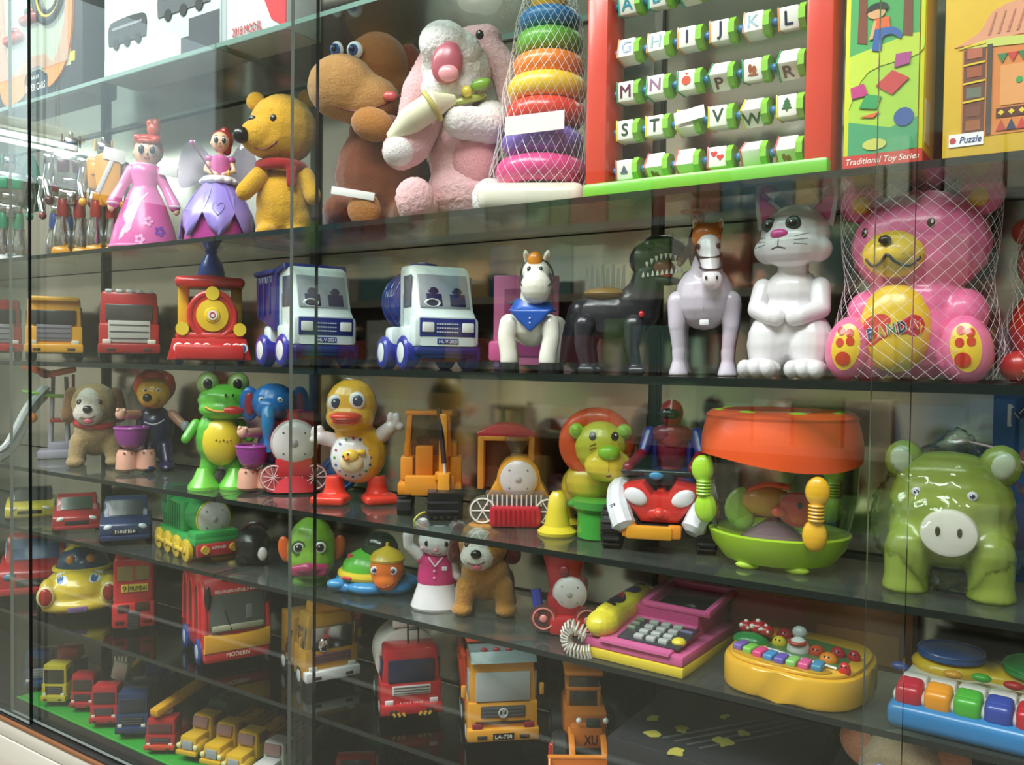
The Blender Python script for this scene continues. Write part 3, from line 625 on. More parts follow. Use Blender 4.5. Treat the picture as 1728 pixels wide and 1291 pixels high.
P('side_print', '-#efc81c', B(.0532, 0, .19, .0008, .09, .33, 0)); P('barcode_label', '-#e4e2d4', B(.0538, -.02, .07, .0008, .04, .06, 0)); P('side_foot', '-#c8302c', B(.0536, 0, .014, .0008, .098, .025, 0))

thing('house_puzzle_box', 'yellow puzzle box with a decorated mud house pictured on it', 'toy box', on('B', -.068, .105), -2, 1)
P('carton', '-#dcb32e', B(0, 0, .18, .205, .1, .36, .002))
f = lambda c, p, y=-.0502: flat('picture', c, [(q[0], q[1]*.62+(.002 if q[1] > .03 else 0)) for q in p], y, .0006)
f('-#d4803c', poly((-.08, .055), (.1, .055), (.1, .26), (-.08, .26))); f('-#dd9a78', spl([(-.09, .255), (-.06, .28), (-.03, .33), (.1, .345), (.1, .265), (0, .262)], 4), -.0508); f('-#c8d06a', spl([(-.085, .25), (-.04, .262), (.03, .25), (.1, .262), (.1, .25), (.0, .238)], 4), -.0514)
for k in range(14): f('-#b87860', poly((-.05+.011*k, .27), (-.047+.011*k, .27), (-.04+.011*k, .315), (-.042+.011*k, .315)), -.0516)
f('-#6a3c2c', poly((-.078, .06), (-.052, .06), (-.052, .245), (-.078, .245)), -.051); f('-#4a4038', poly((-.05, .058), (-.044, .058), (-.044, .25), (-.05, .25)), -.052)
for z, c in ((.07, '-#9a5a34'), (.1, '-#7a4436'), (.14, '-#6a7060'), (.185, '-#a0522c'), (.225, '-#b8644a')): f(c, poly((-.074, z), (-.056, z), (-.056, z+.022), (-.074, z+.022)), -.0516)
for k in range(4): f('-#e3c22a', poly((-.078, .13+.04*k), (-.052, .133+.04*k), (-.052, .137+.04*k), (-.078, .134+.04*k)), -.0522)
for k in range(4):
    x = -.032+.012*k; f(('-#b83a30', '-#2c3a5c', '-#c83830', '-#2c3a5c')[k], poly((x-.006, .062), (x+.006, .062), (x, .085)), -.0518); f('-#e8c62c', poly((x-.004, .1), (x, .094), (x+.004, .1), (x, .106)), -.0522); f(('-#2c7a4c', '-#c83830')[k % 2], poly((x-.006, .225), (x+.006, .225), (x, .205)), -.0518)
f('-#55241e', poly((-.038, .09), (.01, .09), (.01, .11), (-.038, .11)), -.0514); f('-#e09a5a', poly((-.034, .115), (.008, .115), (.008, .2), (-.034, .2)), -.0512); f('-#3a9a50', ell(-.012, .165, .004, .007), -.052)
f('-#e6b49c', poly((.012, .056), (.1, .056), (.1, .16), (.012, .16)), -.051); f('-#d8853c', rrect(.066, .095, .056, .08, .02), -.0516); f('-#5a2a3c', poly((.014, .165), (.1, .165), (.1, .185), (.014, .185)), -.0514); 
for k in range(5): f('-#f0d030', poly((.018+.016*k, .167), (.03+.016*k, .167), (.024+.016*k, .182)), -.052); f(('-#2c2c4c', '-#c8402c')[k % 2], poly((.018+.016*k, .205), (.032+.016*k, .205), (.025+.016*k, .235)), -.0518)
for k in range(17): f(('-#c8402c', '-#2c7a5c', '-#28406c')[k % 3], poly((-.1+.0118*k, .002), (-.089+.0118*k, .002), (-.0945+.0118*k, .015)), -.0508)
P('maker_label', '-#eef0f0', B(-.073, -.0512, .034, .042, .001, .017, 0)); Tx('lettering', '#3a4a8c', 'Puzzle', -.067, .034, .009, .026, -.0522, slant=.2); flat('label_mark', '#c03c4c', ell(-.089, .034, .004), -.0519, .0004)
# ------------------------------------------------------------------ third shelf: trucks, engine, horses, cat, bear bank
def truck(label, loc, face, u, kx, w, h, d, col, *, name='toy_truck', group=None, win='#2a2c30', grille='#8a8c90', win_h=.27, win_z=.68, gr=(.66, .26, .38), cargo=None, ccol='#888888', clen=None, ch=None, bumper=None, plate=None, wr=.15, hub='#c9cdd0', tyre='rubber', mirrors=False, roof=None, lights='#d8d6c8', taper=.95, edge=None, gtext=None, extra=None, cat='toy truck'):
    """cab-over toy truck; front faces -y, origin on the shelf under its middle"""
    o = thing(name, label, cat, loc, face, u, kx, group)
    cl = clen or d*1.6; L_ = d+cl; y0 = -L_/2; yc = y0+d/2; r = h*wr; zb = r*.9; hb = h-zb
    cab_ = P('cab', col, B(0, yc, zb+hb*.24, w, d, hb*.48, w*.03), B(0, yc+d*.02, zb+hb*.72, w*.97, d*.94, hb*.56, w*.05, top=taper))
    fy = y0-.1; sl = w*.008
    P('windscreen', win, B(0, y0+w*.012, zb+hb*win_z, w*.78, w*.05, hb*win_h, w*.02))
    for s in (-1, 1): P('side_window', win, B(s*w*.476, yc-d*.1, zb+hb*win_z, w*.03, d*.5, hb*win_h*.9, w*.01))
    P('grille', grille, B(0, y0-sl, zb+hb*gr[2], w*gr[0], w*.03, hb*gr[1], w*.015))
    for k in range(3): P('grille_bar', edge or '#55565c', B(0, y0-sl-w*.017, zb+hb*(gr[2]-gr[1]*.3+gr[1]*.3*k), w*gr[0]*.92, w*.012, hb*.018, 0))
    P('bumper', bumper or col, B(0, y0+d*.03-w*.03, zb+hb*.08, w*1.03, d*.3, hb*.16, w*.03))
    for s in (-1, 1):
        P('headlight', lights, B(s*w*.37, y0-w*.04, zb+hb*.19, w*.14, w*.05, hb*.07, w*.012)); P('fog_light', '#3a3030', B(s*w*.3, y0+d*.03-w*.03-d*.15, zb+hb*.06, w*.14, w*.02, hb*.05, w*.005))
        if mirrors: P('mirror', col, B(s*w*.56, y0+d*.1, zb+hb*.62, w*.07, w*.05, hb*.16, w*.02))
    if plate: p_ = P('number_plate', '#1c1c20', B(0, y0+d*.03-w*.03-d*.152, zb+hb*.07, w*.3, w*.02, hb*.08, 0)); Tx('lettering', '#e8e4d0', plate, 0, zb+hb*.07, hb*.05, w*.24, y0+d*.03-w*.03-d*.152-w*.012, par=p_)
    P('chassis', '#26262a', B(0, 0, zb+hb*.03, w*.6, L_*.94, hb*.1, 2))
    for y in [y0+d*.55, L_/2-cl*.2]+([L_/2-cl*.48] if cl > 1.4*d else []):
        for s in (-1, 1): wheel(s*w*.43, y, r, r, w*.14, tyre, hub, s)
    yb = y0+d+cl/2; H = ch or hb*.7; zc = zb+hb*.08
    if cargo == 'box': P('cargo_box', ccol, B(0, yb+2, zc+H/2, w*.98, cl-4, H, 2))
    elif cargo == 'tank':
        P('tank', ccol, T([(0, yb-cl*.46, zc+H*.55), (0, yb-cl*.42, zc+H*.55), (0, yb+cl*.42, zc+H*.55), (0, yb+cl*.46, zc+H*.55)], [H*.42, H*.5, H*.5, H*.42], 24)); P('hatch', ccol, C((0, yb-cl*.2, zc+H*1.02), (0, yb-cl*.2, zc+H*1.1), w*.16))
    elif cargo == 'dump':
        t_ = w*.04; top = 1.06
        P('dump_floor', ccol, B(0, yb, zc+t_, w*.9, cl*.96, t_, 1))
        for s in (-1, 1):
            P('dump_side', ccol, B(s*w*.47, yb, zc+H*.5, t_, cl*.98, H, 1, rot=(0, s*6, 0)), B(s*w*.52, yb, zc+H, t_*1.6, cl, t_*1.3, 1))
            for k in range(3): P('dump_rib', ccol, B(s*(w*.5), yb-cl*.3+cl*.3*k, zc+H*.45, t_, t_*1.4, H*.85, .5, rot=(0, s*6, 0)))
        P('dump_front', ccol, B(0, yb-cl*.47, zc+H*.55, w*.96, t_, H*1.1, 1)); P('dump_back', ccol, B(0, yb+cl*.47, zc+H*.45, w*.94, t_, H*.85, 1))
    elif cargo == 'flat': P('flat_bed', ccol, B(0, yb, zc+H*.06, w*.95, cl, H*.12, 2))
    if roof: P('roof_fairing', roof, B(0, yc, h+h*.04, w*.8, d*.7, h*.1, w*.03, top=.85))
    return o, y0, zb, hb
tr_ = lambda *a, **k: truck(*a, **k)
tr_('yellow toy truck with dark windscreen and grey grille', on('C', -2.58, .13), 60, 1.68e-3, .88, 100, 110, 52, '#e2a42e', group='cab front toy trucks', win_z=.64, cargo='box', ccol='#6a6c6c', ch=74, grille='#7d7a84', gr=(.62, .3, .36))
P('roof_sign', '#e8b03c', B(0, -62, 108, 88, 26, 8, 3))
tr_('red toy truck with wide grey grille beside the yellow and red engine', on('C', -2.20, .13), 58, 1.53e-3, .91, 106, 124, 54, '#b0272c', group='cab front toy trucks', win_z=.66, cargo='box', ccol='#7a2a2c', ch=84, grille='#b4b6ae', gr=(.7, .36, .35), win='#4a4644', bumper='#9c2226')
P('roof_lamps', '#c9cfd0', *[B(-36+18*k, -62, 125, 12, 10, 6, 2) for k in range(5)])
tr_('red toy truck cut off by the picture edge on the truck shelf', on('C', -2.945, .13), 64, 1.8e-3, .87, 96, 106, 52, '#a8242a', group='cab front toy trucks', cargo='box', ccol='#6a2426', ch=72, gr=(.7, .36, .35))

def engine_front(label, loc, face, u, kx): return thing('toy_engine', label, 'toy train', loc, face, u, kx)
engine_front('red and yellow toy engine with a blue chimney and ringed bumper', on('C', -1.842, .125), 53, 1.41e-3, .94)
P('bumper', '#c92a2c', X([(-74, 8), (74, 8), (64, 46), (-64, 46)], -62, -20, 4), B(0, -30, 22, 120, 90, 26, 6))
for x, c in ((-54, '#c8307c'), (-39, '#2f6cb8'), (-22, '#d8552c'), (-6, '#2f8a48'), (30, '#2f8a48'), (46, '#d8552c'), (58, '#2f6cb8')):
    o = P('ring', '#f0ece4', TO(x, -62, 29, 7.2, 2, 'y', 18, 8)); P('disc', c, C((x, -63.5, 29), (x, -60, 29), 6), par=o)
P('stripe', '#f2e8e0', B(0, -62.6, 13, 92, 1, 3.5, 0))
P('boiler', '#d2342e', C((4, -54, 86), (4, 20, 86), 45, 45, 32), B(0, -24, 50, 120, 70, 14, 6)); P('boiler_ring', '#c62a2c', TO(4, -54, 86, 40, 5, 'y', 32, 10))
P('boiler_disc', '#ecc62e', L([(29, 0), (28, 6), (14, 8), (12, 11), (0, 12)], 4, -54, 86, 28, rot=(90, 0, 0))); P('emblem', '#f2f0ee', C((4, -68, 86), (4, -64, 86), 8.5)); P('emblem_dot', '#c03a50', TO(4, -68, 86, 4.5, 1.2, 'y', 14, 6))
P('headlamp', '#efd03a', C((4, -62, 124), (4, -40, 124), 12)); 
for s in (-1, 1): P('lamp', '#efd03a', C((s*50+2, -62, 62), (s*50+2, -44, 62), 11.5)); P('cab_pillar', '#dcb42c', B(s*48, 26, 96, 20, 46, 90, 5))
P('cab_wall', '#d8b02c', B(0, 46, 84, 104, 12, 80, 4)); P('roof', '#c92e30', B(0, 14, 146, 124, 100, 18, 8, seg=3), C((0, 8, 146), (0, 8, 158), 32))
P('chimney', '#2c50b4', L([(24, 158), (25, 164), (20, 180), (11, 196), (9, 200), (20, 206), (24, 214), (20, 224), (0, 228)], 2, 6, 0, 24))
for s in (-1, 1):
    for y in (-20, 36): wheel(s*56, y, 20, 20, 14, '#2b4cae', '#e8c22c', s)

def white_truck(kind, label, loc):
    thing('toy_truck', label, 'toy truck', loc, CFACE[kind], 1.2e-3*CSC[kind], 1.0, 'blue and white friction trucks')
    WT = '#dcebea'; BL = '#25307e'
    P('cab', WT, X([(-85, 42), (-85, 92), (-72, 106), (-50, 176), (-40, 184), (8, 186), (14, 178), (14, 42)], -56, 56, 9, rot=(0, 0, 90)), B(0, -62, 66, 122, 44, 54, 9))
    P('windscreen', '#9aa3ac', B(0, -62.5, 138, 94, 4, 62, 5, rot=(-18, 0, 0))); P('windscreen_frame', '#33407e', B(0, -66, 108, 96, 5, 8, 2))
    for x in (-20, 24): P('seat', '#1f2550', B(x, -69, 122, 30, 3, 24, 6, rot=(-18, 0, 0)), E(x, -64.5, 136, 10, 2, 9))
    P('steering_wheel', WT, TO(-24, -72, 117, 13, 2.4, 'y', 20, 8, sz=.5))
    for s in (-1, 1): P('side_window', '#4a5468', B(s*56.4, -34, 138, 2, 40, 56, 5)); P('fender', WT, B(s*58, -36, 60, 14, 62, 34, 6)); P('door_line', '#aab8b8', B(s*57, -10, 100, 1, 1.5, 70, 0))
    f_ = P('front_panel', BL, B(0, -84.5, 74, 104, 4, 32, 4))
    for s in (-1, 1): P('headlight', '#eef2ec', B(s*37, -87, 74, 22, 4, 17, 4)); 
    for k in range(3): P('grille_row', '#c8d2d8', *[B(-20+4.6*q, -87, 66+7*k, 3, 2, 2.2, 0) for q in range(9)], par=f_, smooth=0)
    pl = P('number_plate', BL, B(0, -85, 50, 40, 3, 10, 3)); Tx('lettering', '#e8ecec', 'HL-V-2021', 0, 50, 6, 34, -86.8, par=pl)
    P('chassis', '#1f2a72', B(0, 16, 32, 96, 196, 24, 6), B(0, -66, 34, 116, 40, 16, 6))
    P('frame_side', WT, B(0, 66, 58, 120, 40, 40, 8))
    for y in (-40, 72):
        for s in (-1, 1): wheel(s*58, y, 30, 30, 26, '#24349a', '#dfe9ea', s, hr=.6)
    P('axle_guard', '#b8402c', B(0, -8, 24, 100, 10, 20, 3))
    if kind == 'dump':
        b_ = P('dump_bed', BL, X([(14, 66), (118, 92), (126, 176), (20, 176), (14, 184), (-30, 190), (-34, 180), (6, 172)], -62, 62, 4, rot=(0, 0, 90)))
        P('bed_rim', '#2a368c', B(0, 72, 178, 132, 112, 9, 3)); Tx('lettering', '#d8dcec', '//// NIIU ////', -70, 164, 12, 84, 0, body=b_, az=-90)
        for k in range(3): P('bed_rib', BL, B(-63, 40+32*k, 132, 3, 6, 70, 1))
    else:
        t_ = P('tank', BL, T([(0, 10, 126), (0, 18, 126), (0, 112, 126), (0, 120, 126)], [46, 58, 58, 46], 30)); P('tank_band', '#3042a0', *[TO(0, y, 126, 58, 2, 'y', 30, 6) for y in (30, 65, 100)])
        P('tank_hatch', '#2c3a92', C((0, 40, 182), (0, 40, 194), 26)); P('hatch_cap', '#c8ccd4', C((0, 40, 193), (0, 40, 198), 9)); Tx('lettering', '#b8c0dc', 'NIIU', -66, 140, 14, 50, 0, body=t_, az=-90)
CFACE = {'dump': 68, 'tank': 60}; CSC = {'dump': 1.03, 'tank': .96}
white_truck('dump', 'blue and white toy dump truck with raised blue bed', on('C', -1.512, .150)); white_truck('tank', 'blue and white toy tanker truck with round blue tank', on('C', -1.146, .148))

thing('toy_suitcase', 'pink plastic play case on purple wheels behind the small white horse', 'toy', on('C', -.99, .235), 30, 1.18e-3, 1)
PN = '#d8659c'
P('case', PN, B(20, 0, 88, 108, 44, 150, 8)); P('rim', '#e078ac', B(20, -22, 88, 114, 8, 156, 6), label='paler pink rim'); P('panel', '#a8407c', B(24, -27, 84, 84, 4, 118, 5)); P('stripe', '#5f86a8', B(6, -29.5, 124, 34, 2, 5, 1, rot=(0, -28, 0)))
P('foot_block', '#d8609a', B(-24, -22, 34, 40, 40, 36, 6))
for s in (-30, 62): P('wheel', '#a884c8', W(s, -18, 18, 18, 12))

thing('white_horse_toy', 'white chunky plastic horse with a blue bandana and orange forelock', 'toy animal', on('C', -.865, .09), 26, 1.07e-3, 1.0)
WH2 = '#e9e6da'
b_ = P('body', WH2, E(4, 6, 84, 37, 46, 40), K((8, -6, 100), (12, -16, 138), 26, 24), E(4, 44, 84, 33, 26, 34), blob=2.6)
h_ = P('head', WH2, E(14, -14, 172, 25, 24, 25), E(16, -32, 146, 27, 26, 29), blob=2.4)
for s in (-1, 1):
    P('ear', WH2, E(14+s*17, -8, 198, 6, 5, 14, rot=(0, s*14, 0))); P('inner_ear', '#c9a888', E(14+s*17, -12, 197, 3, 2.5, 9, rot=(0, s*14, 0)))
    eye(h_, 14+s*10, 176, 4.6, '#f2f0ea', '#15141a', rz=7, pup=.75)
    for y, xx, hy in ((-22, 39, -28), (48, 46, 50)):
        l_ = P('leg', WH2, K((4+s*(xx-4), y, 84), (4+s*xx, hy, 60), 17, 15), K((4+s*xx, hy, 60), (4+s*(xx-6), hy-4, 26), 15, 15), C((4+s*(xx-6), hy-4, 26), (4+s*(xx-6), hy-4, 15), 15, 15), blob=2.4)
        P('hoof', '#17171a', L([(15, 0), (16, 3), (14, 17)], 4+s*(xx-6), hy-5, 0, 16), par=l_)
P('forelock', '#e0912f', E(13, -26, 192, 13, 10, 15)); P('tail', '#e0912f', E(2, 72, 80, 8, 12, 26))
P('noseband', '#3c2c34', TO(16, -30, 158, 29, 1.8, 'z', 26, 6, rot=(38, 0, 0), sz=.95)); P('bridle', '#3c2c34', TO(15, -12, 168, 28, 1.8, 'z', 26, 6, rot=(-70, 0, 0)))
P('bandana', '#2758b4', L([(40, 0), (41, 4), (30, 22), (25, 24)], 8, -4, 104, 26, sy=.9), X([(-30, 108), (46, 108), (30, 88), (8, 68), (-14, 88)], -46, -38, 3), blob=2.2)
for x, z in ((8, 84), (8, 92)): P('button', '#e8ecf2', E(x, -47, z, 1.6))

thing('dinosaur_toy', 'black walking toy dinosaur with open toothy jaws and a red light', 'toy animal', on('C', -.715, .14), 22, 1.02e-3, 1.0)
DB = '#2b2c33'
b_ = P('body', DB, E(-8, 8, 104, 66, 34, 44), E(44, 0, 118, 40, 34, 46), K((52, -4, 130), (62, -10, 176), 34, 26), K((-60, 14, 110), (-84, 20, 60), 24, 12), K((-84, 20, 60), (-92, 24, 20), 12, 7), blob=3.2)
for x, y in ((-48, -22), (-40, 34), (40, -24), (34, 32)):
    P('leg', DB, K((x, y, 86), (x-4, y-4, 50), 20, 13), K((x-4, y-4, 50), (x+2, y-2, 20), 13, 11), B(x+6, y-6, 7, 32, 26, 14, 6), blob=2.6)
P('head', DB, E(60, -10, 200, 33, 27, 32), E(90, -14, 220, 40, 24, 22, rot=(0, 14, 0)), blob=2.6)
P('jaw', '#30323a', E(84, -14, 164, 38, 20, 9, rot=(0, 4, 0)), E(60, -10, 172, 20, 18, 14), blob=2.4); P('mouth', '#8a4448', E(82, -16, 186, 27, 18, 18, rot=(0, 14, 0))); P('tongue', '#c03034', E(90, -22, 172, 14, 9, 6))
P('tooth', '#eceae0', *[L([(2.8, 0), (2, 5), (0, 10)], 54+8*k, -34+.3*k, 168+1.0*k, 6) for k in range(9)], *[L([(2.8, 0), (2, -5), (0, -10)], 60+8*k, -35-.2*k, 194+6.5*math.sin(k*.38)*2.2, 6) for k in range(8)], label='rows of white teeth')
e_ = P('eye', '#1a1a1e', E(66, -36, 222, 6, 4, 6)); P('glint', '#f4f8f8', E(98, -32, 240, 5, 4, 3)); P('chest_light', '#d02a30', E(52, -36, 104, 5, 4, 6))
P('saddle', '#8a6a30', E(-14, 2, 142, 40, 30, 12)); P('plastic_tuft', '?#dfe3e4', *[K((-46+9*k, -6+4*(k % 3), 150), (-48+9.5*k, -4, 186+6*(k % 2)), 4, 2) for k in range(8)])

thing('cowboy_horse_toy', 'pale lilac toy horse with orange mane carrying a small cowboy', 'toy animal', on('C', -.545, .14), 18, .965e-3, 1.0)
LH = '#cfc4d4'
b_ = P('body', LH, E(3, -2, 138, 52, 52, 58), E(3, 60, 140, 44, 50, 46), K((4, -14, 160), (8, -20, 196), 32, 26), blob=3.2)
for s in (-1, 1):
    for y, zt in ((-14, 130), (84, 128)):
        l_ = P('leg', LH, K((3+s*44, y, zt), (3+s*46, y-4, 88), 20, 15), K((3+s*46, y-4, 88), (3+s*42, y, 44), 14, 11), L([(12, 44), (11, 26), (15, 12), (18, 0)], 3+s*42, y, 0, 16), blob=2.6)
h_ = P('head', '#e6e2e8', K((10, -34, 226), (16, -58, 172), 21, 15), E(18, -62, 164, 18, 16, 18), blob=2.4)
P('mane', '#c8702c', E(6, -30, 240, 26, 16, 26), E(-8, -26, 254, 10, 8, 14), E(24, -26, 254, 10, 8, 14), E(8, -20, 228, 22, 16, 30), blob=2.6)
for s in (-1, 1):
    P('ear', '#efe9e6', E(8+s*20, -26, 258, 6, 5, 15, rot=(0, s*12, 0))); P('inner_ear', '#d08a50', E(8+s*20, -30, 257, 3.4, 3, 10, rot=(0, s*12, 0))); P('eye', '#1a1618', E(10+s*17, -50, 222, 4, 5, 5)); P('nostril', '#2a2226', E(18+s*9, -77, 166, 2.2, 2, 3.4))
P('bridle', '#26262c', TO(12, -44, 208, 20, 2, 'z', 22, 6, rot=(22, 0, 0)), TO(16, -56, 186, 18, 2, 'z', 22, 6, rot=(22, 0, 0)), T([(-10, -46, 208), (0, -58, 186)], 1.6), T([(32, -46, 206), (33, -56, 186)], 1.6))
P('chest_badge', '#eeeef0', B(6, -50, 92, 16, 6, 10, 2)); P('seam', '#a89cae', T([(5, -48, 168), (4, -51.2, 140), (4, -49, 112)], .7))
P('rider_body', '#6a3f2c', E(-10, 44, 232, 22, 18, 46), K((-26, 38, 232), (-42, 14, 200), 8, 6), K((6, 38, 232), (26, 14, 206), 8, 6), K((-30, 40, 180), (-48, 30, 140), 10, 8), blob=2.4)
P('rider_head', '#c89068', E(-14, 40, 284, 13, 13, 15)); P('rider_hat', '#b9a892', L([(30, 0), (31, 3), (16, 5), (14, 22), (8, 28), (0, 26)], -14, 40, 294, 20))
for s in (-1, 1): P('rider_eye', '#201818', E(-14+s*5, 28, 286, 1.8))

thing('white_cat_toy', 'white plastic cat figure with pink nose and pink ears standing upright', 'toy animal', on('C', -.397, .135), 4, .905e-3, .97)
CW = '#dcd8dc'
b_ = P('body', CW, E(2, 0, 92, 60, 48, 72), E(4, 2, 150, 52, 42, 44), K((2, 0, 160), (6, -2, 200), 26, 28), E(-34, -14, 58, 38, 42, 58), E(42, -14, 58, 40, 42, 58), blob=3)
for s in (-1, 1): 
    f_ = P('foot', CW, E(s*41, -44, 17, 38, 38, 18), *[E(s*41+k*21, -68, 16, 14, 18, 16) for k in (-1, 0, 1)], blob=2.4)
    a_ = P('arm', CW, K((4+s*50, -8, 158), (4+s*56, -28, 120), 19, 17), K((4+s*56, -28, 120), (4+s*24, -50, 106), 17, 16), E(4+s*16, -52, 105, 17, 14, 16), blob=2.4)
h_ = P('head', CW, E(8, -4, 250, 62, 52, 54), E(6, -30, 226, 58, 36, 34), E(-34, -18, 224, 28, 28, 24), E(48, -18, 224, 28, 28, 24), blob=2.8)
for s in (-1, 1):
    P('ear', CW, mv(X(spl([(-30, -10), (-7, 58), (4, 60), (28, -10)], 4), -6, 6, 3), (8+s*44, 4, 284), (0, s*26, 0), (0, 0, 0))); P('inner_ear', '#e05aa4', mv(X(spl([(-18, -2), (-4, 46), (2, 46), (17, -2)], 4), -8, -5, .8), (8+s*44, 4, 284), (0, s*26, 0), (0, 0, 0)))
    eye(h_, -8+s*22, 266, 14, '#39463f', '#0d0f0e', rz=13, pup=.6)
    for k in (-1, 0, 1): Ln('whisker', '#7c7a80', h_, [(-8+s*26, 236+k*6), (-8+s*48, 238+k*10)], 1.3)
patch('nose', '#d8509c', h_, -9, 248, 16, 8, 9); Ln('mouth', '#3f3a40', h_, [(-9, 238), (-9, 226)], 1.6); Ln('mouth', '#3f3a40', h_, [(-20, 222), (-9, 225), (4, 222)], 2)
P('tail', CW, T(spl([(50, 30, 30), (84, 36, 40), (92, 30, 80), (84, 20, 96)], 4), 8, 10))

thing('bear_bank', 'big pink bear money bank with yellow belly wrapped in netting', 'money bank', on('C', -.217, .145), 3, .87e-3, .95)
BP = '#e5719f'
b_ = P('body', BP, E(4, 6, 86, 108, 76, 86), E(4, 0, 128, 92, 66, 60), E(-70, -20, 40, 46, 50, 42), E(84, -20, 44, 50, 54, 46), E(-74, -18, 116, 36, 46, 40), E(84, -18, 112, 40, 46, 44), E(8, 0, 232, 118, 78, 92), E(8, 0, 250, 108, 70, 76), blob=4.2, sm=3)
for s in (-1, 1): 
    P('ear', BP, E(5+s*99, 6, 314, 38, 22, 38)); P('inner_ear', '#e8b83c', E(5+s*95, -12, 306, 17, 8, 17))
    f_ = P('foot', BP, E(-4+s*95, -58, 54, 41, 34, 56, rot=(0, s*-10, 0))); sl = Dc('sole', '#e8c23c', f_, ell(-4+s*95, 56, 24, 40, s*8), 1.2)
    for p in ((-10, 24), (8, 20), (-12, 2), (10, 4)): Dc('toe_pad', '#c03428', f_, ell(-4+s*95+p[0]*.8, 62+p[1]*.9, 7 if abs(p[0]) > 9 else 7, 7.5), 2.4, rows=2)
    Dc('heel_pad', '#c03428', f_, ell(-8+s*95, 36, 13, 12), 2.4, rows=2)
mz = P('muzzle', '#e8c038', E(-26, -66, 212, 54, 26, 40), E(-26, -74, 212, 40, 26, 26), blob=2.6)
P('nose', '#3a2420', E(-37, -98, 232, 11, 8, 8))
Ln('mouth', '#3a2420', mz, [(-70, 204), (-58, 192), (-44, 196), (-33, 208), (-20, 196), (0, 190), (18, 204)], 5.5, .5)
for x, z in ((-78, 252), (32, 260)): Dc('eye', '#4a2c24', b_, ell(x, z, 6, 9), .9); Dc('eye_shine', '#e8d8dc', b_, ell(x+2, z+2, 2, 3.6), 1.5, rows=2)
bl = P('belly', '#e8c038', E(-22, -54, 88, 62, 34, 76)); 
rt2 = lambda pl: [(-24+(x+24)*.97-(z-84)*.22, 84+(x+24)*.22+(z-84)*.97) for x, z in pl]; st = Dc('sticker', '#cc3038', bl, rt2(rrect(-24, 84, 104, 36, 16)), 1.0, rows=5); Dc('sticker_top', '#cc3038', bl, rt2(ell(-46, 102, 24, 14)), .9)
for k, (ch_, c) in enumerate(zip('PANDA', ('#2c5a8c', '#c89a2c', '#2c7a4c', '#3a2a4c', '#d0483c'))): q_ = rt2([(-59+17.5*k, 86)])[0]; Tx('lettering_outline', '#e8e0d4', ch_, q_[0], q_[1], 21, 15.5, 0, body=bl, off=2.2, rot=12, bold=.09); Tx('lettering', c, ch_, q_[0], q_[1], 19, 12.5, 0, body=bl, off=3.2, rot=12, bold=.035)
def wrap(fn, z0, z1, n, turns, r, steps, col='#efe6ea'):
    sh = []
    for d in (-1, 1):
        for k in range(n):
            pts = []
            for i in range(steps+1):
                z = z0+(z1-z0)*i/steps; a = 2*pi*k/n+d*turns*2*pi*i/steps; rx, ry, cx = fn(z); pts.append((cx+rx*cos(a), ry*sin(a), z))
            sh.append(T(pts, r, 3, False))
    return P('netting', col, *sh, smooth=0)
def lerp_tab(tab):
    def f_(z):
        for a, b in zip(tab, tab[1:]):
            if a[0] <= z <= b[0]: t = (z-a[0])/(b[0]-a[0]); return tuple(a[q]+(b[q]-a[q])*t for q in (1, 2, 3))
        return tab[-1][1:]
    return f_
wrap(lerp_tab([(4, 128, 96, 4), (50, 148, 106, 2), (110, 134, 96, 4), (170, 122, 88, 6), (230, 130, 104, 6), (300, 134, 84, 6), (340, 128, 50, 8), (352, 100, 36, 8)]), 4, 352, 30, .5, .32, 30)

thing('red_netted_bank', 'red plastic money bank in netting cut off at the picture edge', 'money bank', on('C', -.035, .19), 0, .82e-3, .9)
P('body', '#c8301f', E(0, 10, 210, 72, 66, 72), E(0, 12, 90, 84, 66, 88), blob=4.5); P('belly', '#e0a828', E(0, -50, 90, 50, 16, 52))
for s in (-1, 1): P('ear', '#c8301f', E(s*58, 10, 268, 24, 14, 24)); P('eye', '#201414', E(s*24, -52, 226, 7, 5, 9)); P('foot', '#b82a1c', E(s*60, -44, 28, 34, 30, 28))
P('muzzle', '#e0a828', E(0, -56, 196, 30, 16, 20)); wrap(lerp_tab([(4, 100, 84, 0), (90, 96, 84, 0), (150, 74, 70, 0), (210, 84, 78, 0), (280, 60, 50, 0), (320, 26, 22, 0)]), 4, 320, 26, .5, .32, 26)
# ------------------------------------------------------------------ fourth shelf: plush puppy, drummers, duck, engines, drum, pig bank
thing('toy_slide_set', 'grey toy slide with lilac tower, green rail and orange canopy beside the puppy', 'toy', on('D', -2.69, .16), 58, 1.68e-3, .9)
P('base', '#a8a4b4', B(20, 0, 8, 70, 60, 16, 4), B(26, 0, 22, 44, 44, 16, 4))
for s in (-1, 1): P('tower_post', '#b8b2c2', C((24+s*16, -10, 28), (24+s*12, -6, 118), 4)); P('tower_rear_post', '#a09aae', C((24+s*16, 20, 28), (24+s*12, 16, 150), 4))
P('platform', '#c03038', B(28, 0, 70, 40, 40, 7, 2)); P('rail', '#8cc43c', T([(-42, -10, 124), (10, -14, 116), (46, -12, 114)], 3.2))
P('slide', '#b6bcbc', T(spl([(2, 0, 128), (-28, -8, 92), (-62, -20, 26), (-84, -26, 10)], 5), 13, 8)); P('slide_lip', '#9aa2a4', T(spl([(6, -14, 132), (-26, -24, 96), (-64, -36, 30), (-88, -40, 16)], 5), 4, 6))
